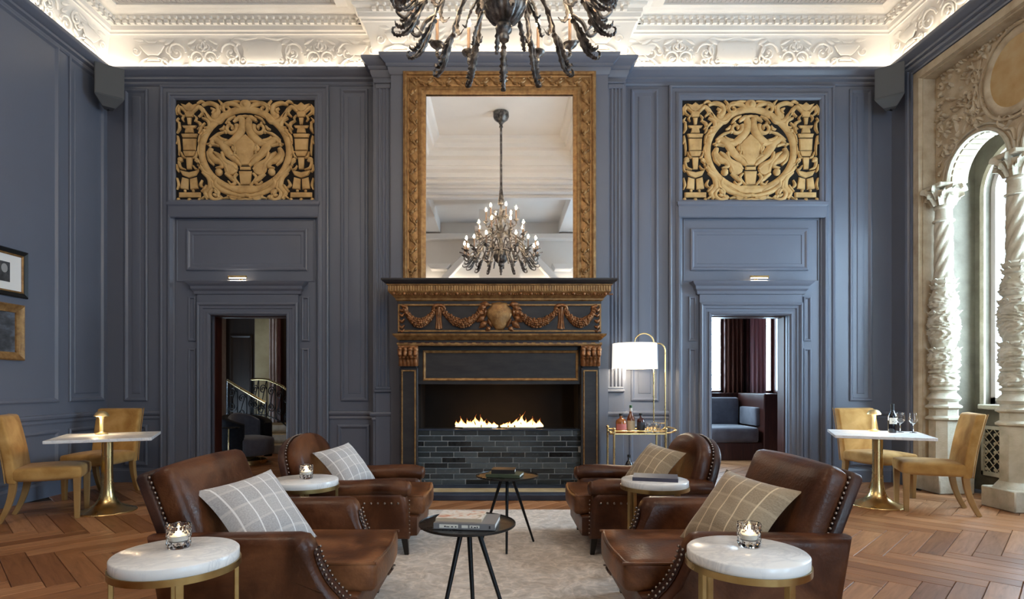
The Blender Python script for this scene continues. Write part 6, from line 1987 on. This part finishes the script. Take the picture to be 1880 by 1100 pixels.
# wall outlet near the skirting
so = thing('wall_outlet', 'white double wall outlet low on the blue wall beside the stone bay', 'outlet', (bx(1581), YB - .004, .26))
MB().box(-.055, -.008, -.04, .055, .004, .04, .003).build('cover_plate', M['white_plastic'], parent=so)
MB().box(-.03, -.0095, -.02, -.008, -.0078, .02).box(.008, -.0095, -.02, .03, -.0078, .02).build('socket_face', pm('socket_grey', (.45, .45, .45), .5), parent=so)
# ---------------------------------------------------------------- staircase hall seen through the doorway by the pictures
def at(px, py, d): return ((px - CXP) / FPX * d, d, EYE + (CYP - py) / FPX * d)
def wx(px, d): return (px - CXP) / FPX * d
hb = MB()
hb.box(-6.6, 12.2, 0, -2.2, 12.4, 3.4); hb.box(-6.7, ye, 0, -6.6, 12.4, 3.4); hb.box(-2.3, ye, 0, -2.2, 12.4, 3.4); hb.box(-6.7, ye, 3.15, -2.2, 12.4, 3.3)
hb.box(-6.7, YB, 0, -XW - .2, ye + .02, 3.3)
wall_hall = struct('wall_hall', hb, M['walnut_dark'])
d = 12.15
def hall_panel(a, b_, z0, z1, mat, name, t=.05):
    return MB().box(wx(a, d), d - t, z0, wx(b_, d), d + .05, z1, .01).build(name, mat, parent=wall_hall)
frame_panel(MB(), on_back(12.2), wx(421, d), .3, wx(462, d), 2.35, [(0, 0), (0, .03), (.03, .04), (.06, .01), (.10, .02)]).build('dark_panel', M['walnut_dark'], parent=wall_hall)
M['ochre_wall'] = noisy(pm('ochre_wall', (.28, .21, .11), .8), nscale=4, stops=[(.3, (.24, .18, .09)), (.7, (.32, .25, .14))])
M['rose_stone'] = noisy(pm('rose_stone', (.34, .27, .24), .6), nscale=6, stops=[(.3, (.28, .21, .19)), (.7, (.40, .33, .30))])
hall_panel(469, 497, 0, 3.1, M['ochre_wall'], 'ochre_wall_strip')
for a, b_ in ((497, 500), (502, 506), (508, 511)): hall_panel(a, b_, 0, 3.1, M['rose_stone'], 'stone_pilaster_strip', .09)
hall_panel(512, 519, 0, 3.1, M['mahogany'], 'mahogany_strip', .1)
hall_panel(409.5, 413.5, 0, 3.1, M['rose_stone'], 'stone_edge_strip', .25)
# steps
stp = thing('stone_steps', 'white stone steps rising behind the grey tub chair', 'stairs', (wx(512, 11), 10.9, 0))
for k in range(3):
    MB().box(-.55, k * .3 - .1, k * .17, .45, 1.15, k * .17 + .165, .01).build('step', M['stone_pale'], parent=stp)
def railing(label, pts, h, newel=True):
    p0 = Vector(pts[0]); root = thing('stair_railing', label, 'railing', tuple(p0))
    L = [Vector(p) - p0 for p in pts]
    MB().tube(L, .024, seg=10).build('handrail', M['brass'], parent=root, smooth=50)
    bot = [p - Vector((0, 0, h)) for p in L]
    MB().tube(bot, .012, seg=8).build('bottom_rail', M['iron'], parent=root, smooth=50)
    n = len(L)
    for k in (0, n - 1):
        MB().tube([L[k] + Vector((0, 0, .02)), L[k] - Vector((0, 0, h + .03))], .022, seg=10).build('post', M['steel'] if newel else M['iron'], parent=root, smooth=50)
    for i in range(n - 1):
        a, b_ = L[i], L[i + 1]; mid = (a + b_) / 2 - Vector((0, 0, h / 2)); w = (b_ - a)
        m = MB()
        ex = Vector((w.x, w.y, 0)).normalized(); r = min(Vector((w.x, w.y, 0)).length * .42, .17)
        for s in (1, -1):
            sp_ = spiral(0, s * h * .22, r, r * .2, 0, s * 1.6, 22)
            m.tube([mid + ex * q[0] + Vector((0, 0, q[1])) for q in sp_], .011, seg=6)
        m.tube([a, a - Vector((0, 0, h))], .010, seg=6)
        m.tube([mid + ex * r + Vector((0, 0, h * .45)), mid, mid - ex * r - Vector((0, 0, h * .45))], .009, seg=6)
        m.build('scroll_panel', M['iron'], parent=root, smooth=60)
    return root
railing('sloping brass handrail over black iron scrolls behind the tub chair', [at(417, 698, 11.0), at(436, 710, 10.95), at(453, 720, 10.9), at(470, 730, 10.85), at(488, 740, 10.8)], .62)
railing('curved iron stair railing with scrolls at the top of the stone steps', [at(462, 697, 11.8), at(475, 696, 11.7), at(490, 697, 11.6), at(506, 703, 11.5), at(520, 710, 11.4), at(533, 722, 11.3)], .72, False)
# tub chair
tc = thing('tub_chair', 'black and grey upholstered tub chair on a brass ring in the staircase hall', 'armchair', (wx(450, 9.55), 9.60, 0), radians(-32))
def arc_shell(r0, r1, z0, z1f, a0, a1, n=26):
    m = MB(); vs = []
    for i in range(n + 1):
        t = i / n; a = a0 + (a1 - a0) * t; z1 = z1f(t)
        for (r, z) in ((r0, z0), (r1, z0), (r1, z1 - .02), (r1 - .02, z1), (r0 + .02, z1), (r0, z1 - .02)): vs.append((r * cos(a), r * sin(a), z))
    fs = [(i * 6 + j, i * 6 + (j + 1) % 6, (i + 1) * 6 + (j + 1) % 6, (i + 1) * 6 + j) for i in range(n) for j in range(6)]
    fs += [tuple(range(6)), tuple(n * 6 + j for j in range(6))]
    return m.add(vs, fs)
arc_shell(.28, .40, .10, lambda t: .66 + .14 * sin(pi * t), radians(40), radians(320)).build('shell', M['dark_cloth'], parent=tc, smooth=50)
s = MB(); puff(s, .30, .27, .15, .06, (.02, 0, .02), n=8, c=(.10, 0, .29)); s.build('seat', M['grey_velvet'], parent=tc, smooth=80)
MB().lathe([(.30, .0), (.33, .0), (.33, .06), (.30, .06), (.30, 0)], 40, caps=False).build('brass_base', M['brass'], parent=tc, smooth=40)
arc_shell(.24, .285, .30, lambda t: .70 + .12 * sin(pi * t), radians(95), radians(265)).build('back_cushion', M['grey_velvet'], parent=tc, smooth=50)
dt_ = thing('drink_table', 'slim brass drink table with a dark top and marble foot beside the tub chair', 'side table', (wx(420, 9.0), 9.0, 0))
MB().lathe([(.0005, 0), (.085, 0), (.09, .01), (.09, .07), (.08, .085), (.0005, .086)], 28, caps=False).build('foot', M['marble'], parent=dt_, smooth=40)
MB().tube([(0, 0, .08), (0, 0, .62)], .011, seg=10).build('stem', M['brass'], parent=dt_, smooth=40)
MB().lathe([(.0005, .62), (.16, .62), (.162, .63), (.0005, .635)], 32, caps=False).build('tabletop', M['black_metal'], parent=dt_, smooth=40)

# ---------------------------------------------------------------- banquette room seen through the other doorway
PD = 11.3
pb_ = MB()
wxs = [(wx(1262, PD), wx(1331, PD)), (wx(1378, PD), wx(1424, PD))]
x_l, x_r = 1.95, 6.4
z_s, z_h = EYE + (CYP - 722) / FPX * PD, 3.0
prev = x_l
for (a, b_) in wxs:
    pb_.box(prev, PD, 0, a, PD + .3, 3.4); pb_.box(a, PD, 0, b_, PD + .3, z_s); pb_.box(a, PD, z_h, b_, PD + .3, 3.4); prev = b_
pb_.box(prev, PD, 0, x_r, PD + .3, 3.4)
pb_.box(x_l - .1, ye, 0, x_l, 9.1, 3.4); pb_.box(x_l - .1, 10.9, 0, x_l, PD + .3, 3.4); pb_.box(x_l - .1, 9.1, 0, x_l, 10.9, 1.0); pb_.box(x_l - .1, 9.1, 2.9, x_l, 10.9, 3.4); pb_.box(x_r, ye, 0, x_r + .1, PD + .3, 3.4); pb_.box(x_l, ye, 3.2, x_r, PD + .3, 3.4)
pb_.box(XW + .2, YB, 0, x_r + .1, ye + .02, 3.4)
wall_parlour = struct('wall_parlour', pb_, M['mahogany'])
for k, (a, b_) in enumerate(wxs):
    f = MB()
    for (p, q) in ((a, a + .05), (b_ - .05, b_)): f.box(p, PD + .10, z_s, q, PD + .16, z_h)
    for z in (z_s, z_h - .05): f.box(a, PD + .10, z, b_, PD + .16, z + .05)
    w = struct('window_%d' % (20 + k), f, M['mahogany'])
    MB().box(a + .03, PD + .125, z_s + .03, b_ - .03, PD + .131, z_h - .03).build('pane', M['window_glass'], parent=w, smooth=0)
    if k == 0:
        for j in range(7):
            z = z_s + .06 + j * .27
            MB().box(a + .05, PD + .085, z, b_ - .05, PD + .097, z + .045).build('blind_slat', M['blind'], parent=w)
sf_ = MB()
for (y0, y1) in ((9.1, 9.16), (9.97, 10.03), (10.84, 10.9)): sf_.box(x_l - .08, y0, 1.0, x_l - .03, y1, 2.9)
sf_.box(x_l - .08, 9.1, 1.0, x_l - .03, 10.9, 1.06); sf_.box(x_l - .08, 9.1, 2.84, x_l - .03, 10.9, 2.9)
w = struct('window_22', sf_, M['mahogany'])  # window added out of sight to brighten the dark parlour
MB().box(x_l - .06, 9.12, 1.02, x_l - .055, 10.88, 2.88).build('pane', M['window_glass'], parent=w, smooth=0)
def curtain(label, a, b_, y, mat, n, z0, z1, depth=.035):
    m = MB()
    def fn(u, v):
        x = a + (b_ - a) * u
        return (x, y + depth * sin(u * n * 2 * pi) + .008 * sin(v * 3 + u * 9), z0 + (z1 - z0) * v)
    m.grid(fn, n * 10, 6)
    o = m.build('curtain', mat, smooth=180, label=label, cat='curtain')
    s_ = o.modifiers.new('cloth', 'SOLIDIFY'); s_.thickness = .006
    return o
M['red_curtain'] = noisy(pm('red_brown_curtain', (.16, .055, .03), .7), scale=(4, 4, .5), nscale=5, stops=[(.3, (.11, .035, .02)), (.7, (.21, .075, .042))])
M['rose_sheer'] = cloth_mat('rose_sheer_curtain', (.55, .32, .32), .10)
curtain('rust brown curtain beside the bright window of the banquette room', wx(1333, PD - .15), wx(1364, PD - .15), PD - .12, M['red_curtain'], 4, z_s - .05, 3.0)
curtain('pale rose sheer curtain next to the narrow strip of window', wx(1379, PD - .2), wx(1408, PD - .2), PD - .16, M['rose_sheer'], 4, z_s - .05, 3.0, .025)
for a, b_ in ((1366, 1371), (1373, 1377), (1424, 1430), (1433, 1440)):
    MB().box(wx(a, PD), PD - .10, z_s, wx(b_, PD), PD + .02, 3.1, .01).build('timber_mullion', M['mahogany'], parent=wall_parlour)
bq = thing('banquette', 'dark timber banquette with blue-grey cushions under the bright window', 'bench', (wx(1360, 10.3), 10.3, 0))
ox = wx(1360, 10.3)
xe = wx(1400, 9.9) - ox
MB().box(-1.9, .62, 0, xe + .02, .78, 1.14, .01).build('back_board', M['mahogany'], parent=bq)
MB().box(-1.9, -.42, 0, xe, .62, .30, .01).build('plinth', M['mahogany'], parent=bq)
MB().box(xe, -.46, 0, xe + .32, .78, 1.14, .012).build('end_panel', M['mahogany'], parent=bq)
w_ = .86
for k in range(2):
    x1 = xe - .06 - k * w_
    s = MB(); puff(s, w_ / 2 - .005, .45, .13, .05, (0, 0, .02), n=8, c=(x1 - w_ / 2, .02, .43)); s.build('seat_cushion', M['grey_velvet'], parent=bq, smooth=80)
    s = MB(); puff(s, w_ / 2 - .005, .10, .26, .05, (0, .02, 0), n=8, c=(x1 - w_ / 2, .50, .80)); s.build('back_cushion', M['grey_velvet'], parent=bq, smooth=80)
s = MB(); puff(s, .05, .34, .16, .03, n=6, c=(xe - .03, .04, .74)); s.build('arm_pad', M['grey_velvet'], parent=bq, smooth=80)
